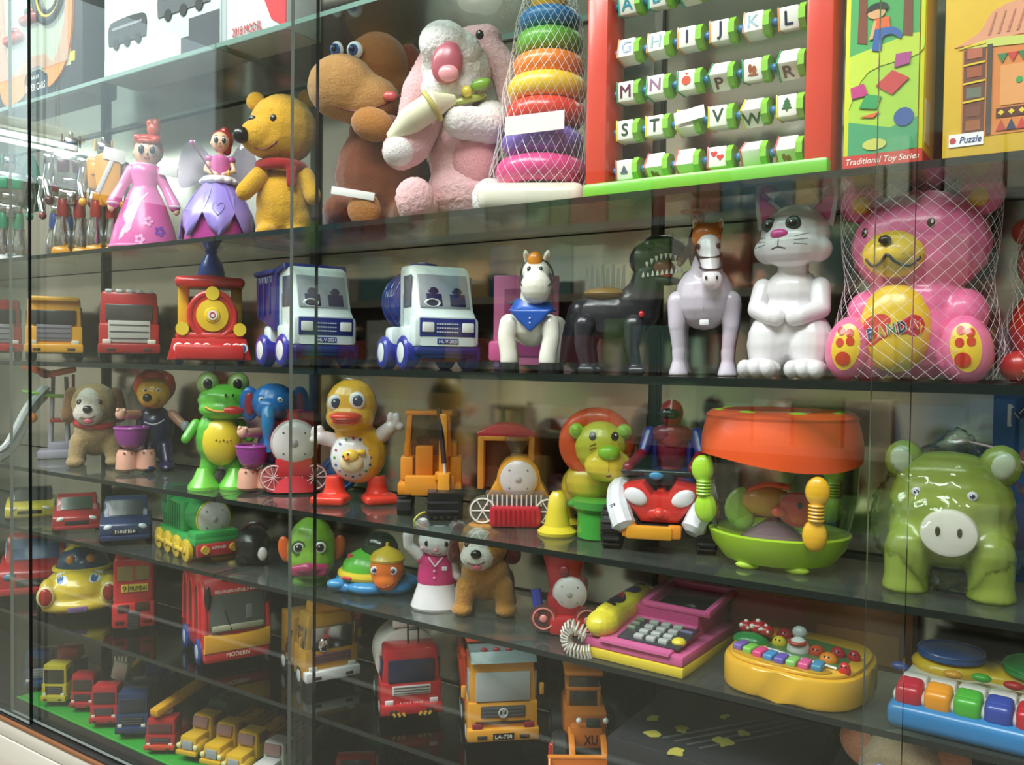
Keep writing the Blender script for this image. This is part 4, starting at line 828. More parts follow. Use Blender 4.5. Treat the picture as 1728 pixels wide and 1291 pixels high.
P('canopy', '#e2642c', B(-14, 4, 162, 60, 40, 12, 4, rot=(0, 18, 0)), B(30, 4, 160, 52, 40, 12, 4, rot=(0, -12, 0))); P('canopy_stripe', '#8a2a3a', B(-2, 2, 156, 16, 44, 14, 3, rot=(0, 18, 0))); P('ball', '#e08a48', E(-24, -20, 76, 10)); P('flag', '#a02c48', B(50, 4, 140, 6, 4, 30, 1))

def plush_dog(label, loc, face, u, kx, base, light, ear, eyec, collar=None, blaze=None):
    thing('plush_dog', label, 'plush toy', loc, face, u, kx)
    b_ = P('body', base, E(2, 14, 52, 40, 46, 36), E(0, -6, 66, 38, 34, 36), *[K((s*28, y, 44), (s*33, y-6, 14), 17, 14) for s in (-1, 1) for y in (-14, 44)], *[E(s*34, y-8, 9, 17, 20, 10) for s in (-1, 1) for y in (-14, 44)], blob=3.2, fuzz=1.3)
    h_ = P('head', base, E(-2, -12, 112, 41, 36, 37), E(-6, -34, 98, 28, 22, 22), blob=3, fuzz=1)
    P('face_patch', light, E(-8, -26, 112, 26, 27, 30), E(-10, -40, 96, 27, 22, 21), blob=2.4, fuzz=.8)
    for s in (-1, 1): P('ear', ear, K((-2+s*38, -6, 128), (-2+s*44, -6, 92), 13, 15), blob=2.4, fuzz=1.2)
    f_ = bpy.data.objects[[c.name for c in CUR['o'].children if c.name.startswith('face_patch')][-1]]
    for s in (-1, 1): eye(f_, -8+s*17, 116, 5.5, eyec, '#140e0c')
    patch('nose', '#18151a', f_, -11, 104, 8.5, 6, 7); Ln('mouth', '#6a2c30', f_, [(-24, 90), (-11, 88), (2, 92)], 2); patch('tongue', '#d86878', f_, -10, 84, 8, 4, 5)
    if collar: P('collar', collar, TO(-1, -6, 78, 33, 6, 'z', 26, 8, rot=(10, 4, 0)))
    P('tail', base, K((10, 58, 60), (24, 70, 84), 8, 5), blob=2.4, fuzz=1)
plush_dog('tan plush puppy with white face and a red collar', on('D', -2.40, .15), 57, 1.63e-3, .92, '~#a98f66', '~#d8d0c6', '~#7d5a38', '#5a3a26', '#c02c30')

def drummer(label, loc, face, u, skin, body, head, arm):
    thing('drummer_toy', label, 'toy animal', loc, face, u, .95, 'drumming animal toys')
    for x in (-34, -2): 
        d_ = P('bongo', '#e2a994', L([(15, 4), (19, 8), (17, 34), (14, 40)], x, -30, 0, 20), label='peach bongo'); P('peg', '#a86a5a', E(x-4, -47, 36, 2), E(x+8, -45, 36, 2), par=d_)
        P('bongo_leg', '#d8a090', C((x, -30, 0), (x, -30, 8), 4))
    P('drum', '#93378f', L([(10, 42), (22, 50), (28, 66), (29, 78), (26, 80), (24, 76), (0, 74)], -26, -34, 0, 26), label='purple bowl drum'); P('drum_rim', '#a34aa0', TO(-26, -34, 78, 28, 2.5, 'z', 26, 8))
    P('body', body, E(14, 8, 72, 34, 30, 44), K((6, -4, 46), (2, -24, 14), 15, 12), K((30, -2, 46), (34, -22, 14), 15, 12), blob=2.6)
    for x in (2, 34): P('shoe', body, E(x, -30, 8, 14, 20, 9))
    P('arm', arm, K((-14, 0, 98), (-36, -28, 100), 9, 8), blob=1.8); P('hand', '#e8b8a0', E(-44, -34, 102, 9, 9, 10), E(-38, -38, 108, 4), E(-48, -38, 109, 4))
    P('arm', arm, K((44, 0, 98), (62, -16, 80), 9, 8), blob=1.8); P('hand', '#e8b8a0' if skin != '#d99a2c' else '#c4c8cc', E(66, -22, 78, 9, 9, 10))
    head()
def bear_head():
    h_ = P('head', '#efb236', E(12, -6, 136, 30, 27, 28), E(4, -28, 126, 18, 14, 14), blob=2.2); P('mane', '#e4502c', E(14, 10, 148, 38, 24, 33), E(-8, 2, 160, 12, 12, 12), E(36, 2, 158, 13, 12, 14), E(14, 2, 168, 18, 14, 10), blob=2.4)
    for s in (-1, 1): eye(h_, 8+s*11, 142, 4.5, '#e8e2d8', '#1c1830')
    P('nose', '#1c181a', E(0, -42, 130, 8, 6, 7)); Ln('mouth', '#b03428', h_, [(-8, 116), (4, 113), (14, 118)], 2.6)
    Ln('print', '#dcdce6', [c for c in CUR['o'].children if c.name.startswith('body')][0], [(-4, 86), (8, 82), (20, 84), (30, 90)], 3)
drummer('drumming bear toy with orange mane, navy body and purple drum', on('D', -2.195, .18), 58, 1.6e-3, '#d99a2c', '#2b2450', bear_head, '#e0a48c')
def ele_head():
    h_ = P('head', '#1f6fc4', E(10, -4, 150, 40, 34, 34), E(2, -30, 140, 24, 16, 20), blob=2.6)
    P('trunk', '#2a86c8', T(spl([(0, -40, 138), (0, -52, 120), (2, -46, 92), (4, -44, 70)], 4), [13, 12, 12, 12, 12, 12, 11, 11, 10, 10, 10, 10, 10], 12), label='blue tube trunk')
    for s in (-1, 1): P('ear', '#2573c8', E(12+s*44, 2, 148, 18, 8, 30)); P('inner_ear', '#a83440', E(12+s*44, -5, 148, 9, 4, 20)); eye(h_, 4+s*16, 156, 5, '#eef2f4', '#15182a')
drummer('blue elephant drumming toy with a purple bowl drum', on('D', -1.665, .16), 50, 1.42e-3, '#1f6fc4', '#2560b0', ele_head, '#e0a894')

thing('frog_toy', 'green plastic frog with bulging eyes and a yellow belly', 'toy animal', on('D', -1.77, .12), 50, 1.46e-3, .95)
GR = '#5cb43c'
b_ = P('body', GR, E(-14, 0, 84, 40, 36, 50), K((-24, 0, 60), (-34, -4, 22), 18, 14), K((6, 0, 60), (14, -4, 22), 18, 14), K((-10, 0, 110), (-6, 0, 130), 26, 28), blob=2.8)
h_ = P('head', '#63bc3e', E(-2, -4, 148, 48, 40, 28), E(-4, -14, 134, 44, 34, 20), blob=2.6)
P('belly', '#e6cc34', E(-8, -18, 80, 34, 25, 42)); 
for k in range(5): P('belly_dot', '#a88a20', E(-16+6*k, -43+.6*abs(k-2), 84-2*(k % 2), 1.8))
for s in (-1, 1):
    e_ = P('eye', '#8fae62', E(-6+s*26, -4, 176, 19, 17, 20)); i_ = P('iris', '#b8c89a', E(-6+s*25, -14, 177, 12, 10, 13), par=e_); P('pupil', '#12140f', E(-6+s*25, -21, 176, 8, 5, 9), par=e_)
    P('foot', '#78d04a', L([(30, 0), (30, 5), (20, 18), (12, 34)], -12+s*26, -10, 0, 20, sx=.9, sy=1.1)); P('nostril', '#1c3014', E(6+s*6, -44, 158, 2.2, 2, 2.6))
    P('arm', GR, K((-14+s*38, 0, 108), (-14+s*54, -16, 84), 9, 8), blob=2)
Ln('lip', '#e8a02c', h_, [(-34, 138), (-18, 132), (2, 132), (22, 136), (34, 144)], 4, .6); patch('tongue', '#d83434', h_, 12, 133, 18, 8, 7)

def round_engine(label, loc, face, u, col, disc, extra=None):
    thing('toy_engine', label, 'toy train', loc, face, u, 1.0)
def front_disc(x, y, z, r, disc='#e4dedf', rim=None):
    """plain smoke-box front: a domed disc with a ring, dart and four bolts"""
    o = P('boiler_front', disc, L([(r, 0), (r*.98, r*.08), (r*.8, r*.2), (r*.4, r*.28), (0, r*.3)], x, y, z, 28, rot=(90, 0, 0))); P('rim', rim or '#c8c2c4', TO(x, y, z, r, r*.08, 'y', 30, 8), par=o)
    P('centre_knob', '#b4aeb0', L([(r*.2, 0), (r*.18, r*.05), (r*.06, r*.1), (0, r*.11)], x, y-r*.27, z, 18, rot=(90, 0, 0)), TO(x, y-r*.2, z, r*.55, r*.03, 'y', 26, 6), par=o); P('bolt', '#6a6468', *[E(x+r*.68*cos(a), y-r*.22, z+r*.68*sin(a), r*.05) for a in (.78, 2.36, 3.93, 5.5)], par=o)
thing('toy_engine', 'red toy engine with plain white round front between elephant and duck', 'toy train', on('D', -1.575, .165), 46, 1.42e-3, 1.0)
P('boiler', '#c32a34', C((0, -18, 86), (0, 46, 86), 40, 40, 30), B(0, 20, 44, 62, 90, 40, 8)); P('front_plate', '#cf3040', L([(46, 0), (30, 30), (26, 52)], 0, -6, 4, 24, sy=.6))
front_disc(0, -20, 86, 36); P('chimney', '#b02430', L([(14, 120), (12, 134), (16, 140)], 0, 0, 0, 18)); P('cab', '#b8283a', B(0, 50, 96, 70, 40, 80, 8))
for s in (-1, 1):
    w_ = P('wheel', '?#f0c8cc', W(s*33, -18, 28, 23, 8, ax='y'), label='clear ribbed wheel'); P('spoke', '#e8c0c4', *[C((s*33, -23, 28), (s*33+19*cos(a*.6), -23, 28+19*sin(a*.6)), .8, n=4) for a in range(10)], TO(s*33, -23, 28, 20, 1.4, 'y', 24, 6), par=w_)

thing('duck_toy', 'yellow plastic duck with red feet and a round white belly dial', 'toy animal', on('D', -1.355, .15), 42, 1.33e-3, .98)
YD = '#e8b23a'
b_ = P('body', YD, E(2, 4, 84, 49, 42, 52), K((-6, 0, 120), (-8, 0, 138), 32, 34), blob=2.8)
h_ = P('head', YD, E(-10, -2, 166, 44, 38, 44), E(-12, -14, 146, 42, 32, 28), blob=2.6)
for s, r in ((-1, 13), (1, 14)): eye(h_, -18+s*18, 172+s*2, r, '#eef0f2', '#223a66', rz=r*1.1, pup=.66, dx=1)
P('beak', '#e3452c', E(-18, -48, 149, 28, 18, 8), E(-18, -46, 141, 24, 16, 7), blob=1.8, label='orange red beak'); P('mouth', '#b02820', E(-18, -60, 145, 20, 7, 4)); P('head_knob', '?#e8e0d4', E(-10, 0, 208, 18, 14, 8))
dl = P('dial', '#dfdfe0', E(-6, -16, 80, 39, 26, 41)); 
for k in range(16): a = 2*pi*k/16; Dc('dial_mark', ('#3a4a9c', '#b04a8a', '#4a9a5a')[k % 3], dl, ell(-6+31*cos(a), 80+32*sin(a), 2.4, n=7), .8, rows=2)
P('egg', '#dfc9a0', E(-8, -40, 72, 20, 10, 17)); c_ = P('chick', '#edc33c', E(-10, -46, 84, 14, 8, 11), E(8, -42, 90, 8, 5, 5)); P('chick_eye', '#1c1c20', E(-14, -54, 88, 2), E(-22, -52, 84, 2), par=c_); P('chick_beak', '#e0602c', E(-15, -55, 80, 4, 3, 3), par=c_)
P('wing', '#e3d8dc', K((-40, -4, 106), (-62, -12, 112), 13, 12), E(-70, -14, 120, 8, 6, 12), E(-62, -14, 122, 7, 6, 11), E(-72, -14, 108, 8, 6, 7), blob=2); P('wing', '#e3d8dc', K((40, -4, 114), (56, -12, 128), 14, 12), E(66, -14, 142, 8, 6, 12), E(56, -14, 144, 7, 6, 11), E(72, -14, 130, 8, 6, 8), blob=2)
for s in (-1, 1): P('foot', '#e5402f', L([(22, 12), (17, 26), (15, 46)], s*36-2, 0, 0, 18), B(s*42-2, -14, 8, 60, 50, 16, 6, rot=(0, 0, s*14)), blob=2, label='orange red foot'); 
thing('blue_wheel_toy', 'blue toy wheel with orange hub behind the duck', 'toy', on('D', -1.50, .24), 42, 1.35e-3, 1); P('wheel', '#245a9c', W(0, 0, 34, 34, 20, ax='y')); P('hub', '#c87a2c', E(4, -12, 34, 10, 6, 10)); P('rim', '#2c6ab0', TO(0, -9, 34, 27, 3, 'y', 26, 8))

thing('toy_excavator', 'orange yellow toy excavator with black bucket resting in front', 'toy truck', on('D', -1.155, .165), 37, 1.23e-3, 1.0)
OE = '#dd8d24'
for s in (-1, 1): 
    t_ = P('track', 'rubber', X([(-60, 12), (-50, 2), (50, 2), (60, 12), (60, 26), (50, 36), (-50, 36), (-60, 26)], s*42-12, s*42+12, 2, rot=(0, 0, 90))); P('track_tread', '#101012', *[B(s*42, -58+13*k, 37, 24, 5, 3, 0) for k in range(10)], par=t_, smooth=0)
P('deck', OE, B(0, 0, 46, 108, 100, 20, 4), B(0, -46, 52, 84, 20, 34, 4)); P('house', OE, B(0, 24, 86, 92, 62, 72, 5), B(-40, -8, 78, 22, 40, 40, 4), B(44, 0, 74, 20, 60, 48, 4))
P('cab_roof', '#d8822a', B(-4, -2, 172, 80, 50, 8, 3)); 
for s in (-1, 1): P('cab_post', '#d8822a', B(-4+s*34, -22, 134, 9, 8, 72, 2, rot=(0, s*-4, 0)), B(-4+s*34, 18, 134, 9, 8, 72, 2))
P('cab_window', '?#c8b898', B(-4, -20, 134, 60, 1, 68, 0)); P('cab_seat', '#8a5420', B(-14, 4, 112, 26, 22, 40, 6)); P('operator_panel', '#c87820', B(-10, -26, 92, 30, 20, 50, 3))
P('boom', OE, B(22, -48, 118, 14, 16, 110, 3, rot=(-8, 0, 0)), B(22, -58, 70, 26, 18, 14, 3)); P('piston', '#1c1a20', C((14, -40, 182), (24, -64, 92), 4.5)); P('piston_rod', '#c8ccd0', C((24, -64, 92), (26, -66, 66), 2.6)); P('stick', '#e49a2c', B(24, -70, 46, 20, 16, 60, 3))
bk = P('bucket', '#1a1a1e', X([(-86, 4), (-62, 4), (-58, 34), (-74, 50), (-92, 46)], -56, 2, 2, rot=(0, 0, 90))); P('bucket_bar', '#34343a', B(22, -89, 30, 54, 3, 4, .5), B(22, -90, 16, 54, 3, 4, .5), par=bk)
P('bucket_tooth', '#2a2a2e', *[B(0+11*k, -84, 5, 6, 10, 5, 1) for k in range(5)], par=bk)

thing('toy_engine', 'orange toy engine with red arched roof and red ribbed bumper', 'toy train', on('D', -.955, .185), 32, 1.185e-3, 1.0)
P('roof', '#b8303a', X(spl([(-64, 150), (-40, 162), (-14, 166), (14, 162), (36, 150)], 4)+[(34, 144), (-62, 144)], -10, 50, 2)); 
for s in (-1, 1): P('window_post', '#d98f38', B(-14+s*43, -2, 100, 11, 16, 92, 3), B(-14+s*43, 40, 100, 11, 16, 92, 3))
P('window_head', '#d98f38', B(-14, -2, 142, 92, 16, 10, 3)); P('cab_back', '#8a5a40', B(-14, 44, 96, 80, 4, 90, 1)); P('funnel', '?#d8d2c4', L([(20, 146), (22, 140), (10, 118), (12, 104), (18, 98)], 4, -12, 0, 20), label='clear plastic funnel')
P('boiler', '#e2a23c', C((8, -40, 78), (8, 30, 78), 36, 36, 30), X([(-44, 46), (60, 46), (40, 84), (-24, 84)], -38, 20, 4)); front_disc(8, -42, 78, 31, '#d8cdd0', '#e2a23c')
P('grille', '?#e8e4e0', B(4, -46, 46, 100, 14, 26, 4), label='clear ribbed grille'); P('grille_rib', '#dcd8d2', *[B(-42+8*k, -54, 44, 2.4, 3, 18, 0) for k in range(12)], smooth=0)
P('bumper', '#bf2634', X(rrect(4, 18, 84, 34, 8), -66, -46, 3)); P('bumper_rib', '#9c1c2a', *[B(-28+8*k, -66.5, 18, 2.6, 3, 24, 0) for k in range(9)], smooth=0); P('chassis', '#3a4a8c', B(0, 6, 20, 80, 90, 18, 4))
for s in (-1, 1): w_ = P('wheel', '?#f2ece4', W(4+s*54, -48, 26, 24, 12, ax='y'), label='clear wheel'); P('spoke', '#ece6dc', TO(4+s*54, -55, 26, 20, 1.6, 'y', 22, 6), *[C((4+s*54, -55, 26), (4+s*54+20*cos(a*1.05), -55, 26+20*sin(a*1.05)), 1.2, n=5) for a in range(6)], par=w_)

thing('lion_toy', 'yellow toy lion with orange mane and lime nose over a green drum', 'toy animal', on('D', -.785, .185), 24, 1.135e-3, 1.0)
P('body', '#c8b23a', E(0, 30, 70, 50, 54, 46), E(4, 0, 84, 44, 40, 40), blob=3); h_ = P('head', '#c9c840', E(22, -28, 146, 44, 34, 44), blob=2.6)
P('mane', '#e0582c', TO(14, -14, 150, 44, 20, 'y', 36, 14, sz=.95), E(14, 4, 150, 48, 22, 46), blob=2.8)
for x in (-18, 60): P('ear', '#9ad040', E(x, -34, 172, 13, 10, 13)); P('inner_ear', '#88bc34', E(x, -42, 172, 8, 4, 8))
for x in (10, 46): Dc('eye', '#1a1712', h_, ell(x, 166, 6, 7), 1); P('eye_shine', '#f2f2ec', E(x+2, -62, 169, 1.6))
mz = P('muzzle', '#dcc63c', E(36, -52, 118, 40, 26, 27), E(36, -56, 134, 26, 20, 16), blob=2.2); patch('nose', '#92cf3c', mz, 38, 141, 18, 11, 12); Ln('mouth_line', '#c09a24', mz, [(38, 130), (38, 112)], 1.6); patch('mouth', '#6a3c20', mz, 38, 104, 4.5, 2, 3)
for k in range(2): Ln('cheek_mark', '#a87828', h_, [(6, 150-6*k), (16, 154-6*k)], 3)
P('leg', '#dcc838', L([(32, 0), (33, 5), (22, 14), (17, 40), (14, 62), (8, 70)], -48, -34, 0, 22), label='yellow cone leg'); P('leg', '#d4c034', L([(30, 0), (31, 5), (20, 14), (16, 40), (12, 60)], 50, 40, 0, 22), L([(30, 0), (31, 5), (20, 14), (16, 40), (12, 60)], -46, 44, 0, 22), label='rear cone legs')
P('drum', '#3f9c3a', L([(30, 0), (33, 2), (33, 44), (40, 50), (42, 62)], 20, -50, 0, 26), label='green drum'); P('drum_flange', '#3a9440', B(14, -30, 54, 84, 60, 8, 3))

thing('toy_quad_bike', 'red and white toy quad bike with black tyres and yellow bumper', 'toy vehicle', on('D', -.628, .175), 20, 1.06e-3, 1.0)
bd = P('hood', '#cc2a26', X([(-30, 46), (30, 46), (58, 80), (66, 104), (26, 112), (12, 92), (-12, 92), (-26, 112), (-60, 104), (-54, 80)], -74, 20, 8), E(0, -60, 60, 34, 18, 16)); P('hood_ridge', '#d83a2c', K((0, -74, 62), (0, -10, 96), 9, 9))
for s in (-1, 1):
    P('fender', '#d8dce2', T(spl([(s*52, -92, 36), (s*66, -70, 66), (s*70, -30, 88), (s*68, 16, 92)], 4), [10]+[20]*11+[12], 10), label='white fender'); scribble('#2a3a78', 6, s*66, 62, 9, 34, -88, rot=s*58, seed=7)
    P('lamp', '#e6e4ea', E(s*38, -74, 88, 20, 6, 13, rot=(0, s*-28, 0)))
    for y in (-58, 52): 
        o = P('wheel', 'rubber', W(s*76, y, 34, 34, 34, n=28), label='chunky black tyre'); P('hub', '#2c2c30', W(s*91, y, 34, 16, 10), par=o); P('tread', '#121214', *[B(s*76, y+34*cos(a*.39), 34+34*sin(a*.39), 30, 6, 6, 1, rot=(math.degrees(a*.39), 0, 0)) for a in range(16)], par=o, smooth=0)
P('bumper', '#e4a02c', B(-14, -92, 34, 74, 14, 22, 4), label='yellow bumper'); P('bumper_end', '#e4902c', B(-46, -88, 36, 24, 16, 22, 4), B(26, -88, 36, 22, 16, 22, 4))
P('chassis', '#26262c', B(0, 0, 34, 90, 150, 20, 5)); P('seat', '#26242c', B(0, 40, 92, 52, 84, 20, 8)); P('dash', '#2a3038', B(-4, -24, 112, 50, 20, 22, 5), K((-62, -26, 122), (54, -26, 122), 6, 6)); P('gauge', '#4a9cd0', E(-8, -38, 118, 12, 4, 7))
thing('rider_figure', 'toy rider in red and blue suit and plain red helmet on the quad bike', 'toy figure', (on('D', -.628, .175)[0], .175, SHELF['D']), 20, 1.06e-3, 1.0)
P('torso', '#7c1f38', E(14, 34, 156, 30, 20, 44), E(14, 30, 182, 38, 20, 20), E(12, 40, 116, 30, 24, 20), blob=2.4); P('chest_panel', '#982438', E(14, 20, 178, 20, 10, 22)); P('side_panel', '#28307c', E(-16, 34, 150, 8, 16, 34), E(44, 34, 150, 8, 16, 34))
for s in (-1, 1):
    P('upper_arm', '#2c3488', K((14+s*40, 32, 184), (14+s*48, 12, 152), 12, 10), blob=2); P('forearm', '#8a2038', K((14+s*48, 12, 152), (-2+s*52, -22, 132), 9, 8), E(-2+s*54, -26, 130, 10, 9, 9), blob=2); P('leg', '#262c70', K((14+s*22, 30, 112), (8+s*44, -2, 98), 15, 12), K((8+s*44, -2, 98), (6+s*44, 10, 60), 11, 10), blob=2.2)
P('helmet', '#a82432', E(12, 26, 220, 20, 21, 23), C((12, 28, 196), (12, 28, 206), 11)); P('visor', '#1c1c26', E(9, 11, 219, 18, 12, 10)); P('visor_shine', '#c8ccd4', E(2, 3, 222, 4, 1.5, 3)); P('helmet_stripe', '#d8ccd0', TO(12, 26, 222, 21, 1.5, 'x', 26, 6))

thing('fish_bowl_drum', 'orange rimmed clear toy drum with a red fish inside', 'toy drum', on('D', -.41, .146), 10, .965e-3, .97)
def wavy(ztop, zlow, r_top, r_low, amp, col, name, n=48, thick=6, ph=0):
    rs = []
    for z_i in range(7):
        t = z_i/6; ring = []
        for j in range(n):
            a = 2*pi*j/n; lo = zlow+amp*sin(2*a+ph); z = ztop+(lo-ztop)*t; r = r_top+(r_low-r_top)*t+4*sin(pi*t)
            ring.append(V((r*cos(a), r*sin(a)*.92, z)))
        rs.append(ring)
    inner = [[V((p.x*.95, p.y*.95, p.z)) for p in r] for r in rs[::-1]]
    return P(name, col, rings(rs+inner+[rs[0]], False), smooth=70)
wavy(246, 176, 126, 135, 9, '#ea5a2a', 'rim', ph=.47)
P('rim_top', '#ea5a2a', L([(126, 244), (128, 250), (118, 258), (96, 260), (94, 254)], 0, 0, 0, 48, sy=.92, cap=False)); P('drum_skin', 'clear_bowl', L([(0, 256), (97, 256), (97, 250), (0, 250)], 0, 0, 0, 40, sy=.92), label='pale drum skin')
for k in range(8): a = 2*pi*k/8+.35; P('pad', '#a0d430', E(106*cos(a), 98*sin(a), 257, 18, 9, 4, rot=(0, 0, math.degrees(a)+90)))
P('bowl', 'clear_bowl', L([(98, 40), (118, 70), (128, 120), (130, 180), (124, 236)], 0, 0, 0, 48, sy=.92, cap=False), label='clear bowl wall')
P('base', '#a6cf33', L([(60, 4), (92, 10), (112, 34), (120, 56), (112, 58), (92, 44), (0, 40)], 0, 0, 0, 44, sy=.92)); 
for a in (-2.1, -1.1, .5, 2.4): P('base_foot', '#b4d840', E(84*cos(a), 78*sin(a), 6, 20, 10, 7))
def bone(name, col, a, z0, z1, r):
    x, y = r*cos(a), r*.92*sin(a); v = [(x, y, z0), (x*1.02, y*1.02, (z0+z1)/2), (x*.98, y*.98, z1)]
    P(name, col, E(x*.95, y*.95, z0, 20, 12, 26), E(x, y, z1, 20, 12, 24), T([(x*.95, y*.95, z0), (x*1.0, y*1.0, z1)], 9.5, 12), blob=2.2); 
    o = [c for c in CUR['o'].children if c.name.startswith(name)][-1]; P('rib', col, *[TO(x*.98, y*.98, z0+(z1-z0)*t, 11, 2.2, 'z', 16, 6) for t in (.36, .44, .52, .6, .68)], par=o)
bone('handle', '#e8b22c', -1.02, 70, 140, 134); bone('handle', '#a8d834', -2.72, 92, 158, 136); bone('handle', '#a8d834', .9, 84, 150, 134)
P('fish', '#d8443c', E(34, -20, 96, 36, 20, 30), blob=2); P('fish_body', '#b8924c', E(-18, -10, 104, 46, 22, 26), blob=2, label='golden fish body'); P('fish_fin', '#d84a34', T(spl([(-50, -14, 120), (-20, -18, 134), (20, -22, 132)], 4), 5, 8)); P('fish_tail', '#8ab84a', E(-66, -4, 92, 26, 10, 34, rot=(0, 20, 0)), E(-60, -4, 72, 20, 8, 20)); P('fish_eye', '#1c1418', E(38, -40, 106, 4, 3, 6)); P('fish_mouth', '#e8685c', E(4, -36, 92, 12, 8, 9)); P('fish_stand', '#7a6470', L([(60, 42), (40, 56), (20, 70), (10, 78)], -6, 0, 0, 24))

thing('pig_bank', 'green pig money bank with white snout in a clear plastic bag', 'money bank', on('D', -.158, .135), 4, .865e-3, .93)
GP = '#8a9c42'
b_ = P('body', GP, E(0, 20, 110, 108, 84, 80), E(0, -14, 96, 104, 62, 58), E(0, -10, 150, 104, 66, 74), E(-4, -10, 190, 92, 56, 44), *[K((s*64, y, 70), (s*68, y-4, 20), 42, 36) for s in (-1, 1) for y in (-44, 62)], *[L([(38, 0), (40, 4), (36, 24)], s*68, y-4, 0, 20) for s in (-1, 1) for y in (-44, 62)], blob=4.4)
for s in (-1, 1): P('ear', GP, E(s*76, -18, 214, 34, 22, 36, rot=(0, s*28, 0))); P('inner_ear', '#c4cfb4', E(s*80, -34, 216, 19, 9, 24, rot=(0, s*28, 0))); eye(b_, -8+s*44, 168, 9, '#c8ccd8', '#3a3c50', rz=8)
sn = P('snout', '#d9d8d0', X(ell(2, 108, 46, 38, n=36), -98, -66, 8)); 
for x in (-14, 20): P('nostril', '#3a322c', E(2+x-3, -98.5, 112, 4, 2.5, 8))
bag = P('plastic_bag', 'clear_bag', E(0, 4, 112, 136, 130, 116), K((0, -6, 190), (10, -10, 246), 104, 26), K((10, -10, 240), (16, -12, 266), 18, 8), blob=9, sm=2, fuzz=9, label='clear crumpled bag'); P('bag_tie', '#b09aa0', TO(14, -12, 252, 12, 3, 'z', 16, 6), T([(14, -14, 254), (60, -20, 246), (110, -24, 224), (130, -20, 206)], 2)); 
thing('picture_box', 'tall blue picture box with white outlined letters behind the pig bank', 'toy box', on('D', -.03, .262), 0, 1)
P('carton', '-#2c5a98', B(.0, 0, .145, .17, .05, .288, .002)); Tx('lettering', '#dfe6ea', 'MU', -.035, .252, .034, .062, -.0262, bold=.015); Tx('lettering_fill', '#28407c', 'M', -.05, .252, .024, .022, -.0268); Tx('lettering_fill', '#8ab83c', 'U', -.018, .252, .024, .018, -.0268)
flat('picture', '-#b0506a', ell(.01, .19, .06, .03), -.0252); flat('picture', '-#a8703c', ell(.02, .15, .05, .035), -.0258)
thing('ball_tower_toy', 'green and blue round toy cut off at the picture edge beside the pig', 'toy', on('D', -.022, .18), 0, .82e-3, .9)
P('body', '#2f5aa0', L([(40, 0), (46, 6), (50, 40), (40, 84), (30, 96)], 0, 0, 0, 26)); P('cap', '#6cc03a', E(0, 0, 128, 46, 44, 52)); P('knob', '#c03a3a', E(0, 0, 186, 16)); P('band', '#e8c82c', TO(0, 0, 92, 38, 5, 'z', 26, 8))
# ------------------------------------------------------------------ fifth shelf: small cars, trains, turtle, phone till, pianos
def toy_car(label, loc, face, u, kx, w, h, L_, col, *, cab=None, win='#23262c', lamp='#d8dcd8', text=None, trim=None, name='toy_car', group=None, nose=.46, wr=.2, hub='#b8bcc0'):
    thing(name, label, 'toy car', loc, face, u, kx, group); r = h*wr; zb = r*.75; H = h-zb
    b_ = P('body', col, X(spl([(-L_/2, zb), (-L_/2, zb+H*nose*.7), (-L_*.44, zb+H*nose), (-L_*.2, zb+H*(nose+.1)), (L_*.3, zb+H*(nose+.12)), (L_/2, zb+H*.42), (L_/2, zb)], 4), -w/2, w/2, w*.07, rot=(0, 0, 90)))
    cp = P('cabin', cab or col, X(spl([(-L_*.24, zb+H*.5), (-L_*.08, h), (L_*.14, h), (L_*.34, zb+H*.52)], 5), -w*.42, w*.42, w*.1, rot=(0, 0, 90)))
    P('windscreen', win, X([(-L_*.235, zb+H*.58), (-L_*.21, zb+H*.57), (-L_*.075, h*.95), (-L_*.105, h*.97)], -w*.34, w*.34, w*.02, rot=(0, 0, 90)))
    for s in (-1, 1):
        P('side_window', win, X([(-L_*.16, zb+H*.6), (-L_*.05, h*.93), (L_*.12, h*.93), (L_*.24, zb+H*.6)], s*w*.425-w*.012, s*w*.425+w*.012, 0, rot=(0, 0, 90)), smooth=0)
        P('headlight', lamp, E(s*w*.34, -L_*.475, zb+H*nose*.72, w*.1, w*.06, h*.07, rot=(0, s*14, 0)))
        for y in (-L_*.3, L_*.3): wheel(s*w*.44, y, r, r, w*.14, 'rubber', hub, s)
    P('grille', '#26282c', B(0, -L_*.5, zb+H*.2, w*.5, w*.04, h*.12, w*.01)); P('bumper', trim or col, B(0, -L_*.49, zb+H*.04, w*.96, w*.12, h*.12, w*.03))
    if text: scribble('#e8eaec', text, 0, zb+H*.22, h*.09, w*.4, -L_*.5-w*.05, seed=3)
    return b_
toy_car('yellow toy car with dark roof on the small car shelf', on('E', -2.70, .12), 60, 1.72e-3, .88, 86, 50, 130, '#c2b43c', cab='#1f2126', trim='#8a8030', group='small toy cars')
toy_car('dark red toy car beside the blue toy car', on('E', -2.41, .10), 60, 1.6e-3, .9, 84, 60, 120, '#9c2a2e', win='#3a4a3c', group='small toy cars')
toy_car('navy blue toy car with white lettering on its nose', on('E', -2.165, .10), 56, 1.48e-3, .92, 92, 76, 130, '#2c3a5c', win='#3a3c40', lamp='#c8d8e0', text=8, group='small toy cars')
thing('toy_train', 'green toy train with yellow wheels and a plain grey round front', 'toy train', on('E', -1.885, .115), 74, 1.4e-3, .96)
P('tank', '#2f8f4a', B(0, 24, 70, 74, 118, 62, 10)); P('cab', '#2b8444', B(0, 60, 92, 78, 50, 54, 6)); P('running_board', '#35a050', B(0, -14, 38, 84, 190, 14, 4), B(0, -88, 46, 82, 40, 18, 5))
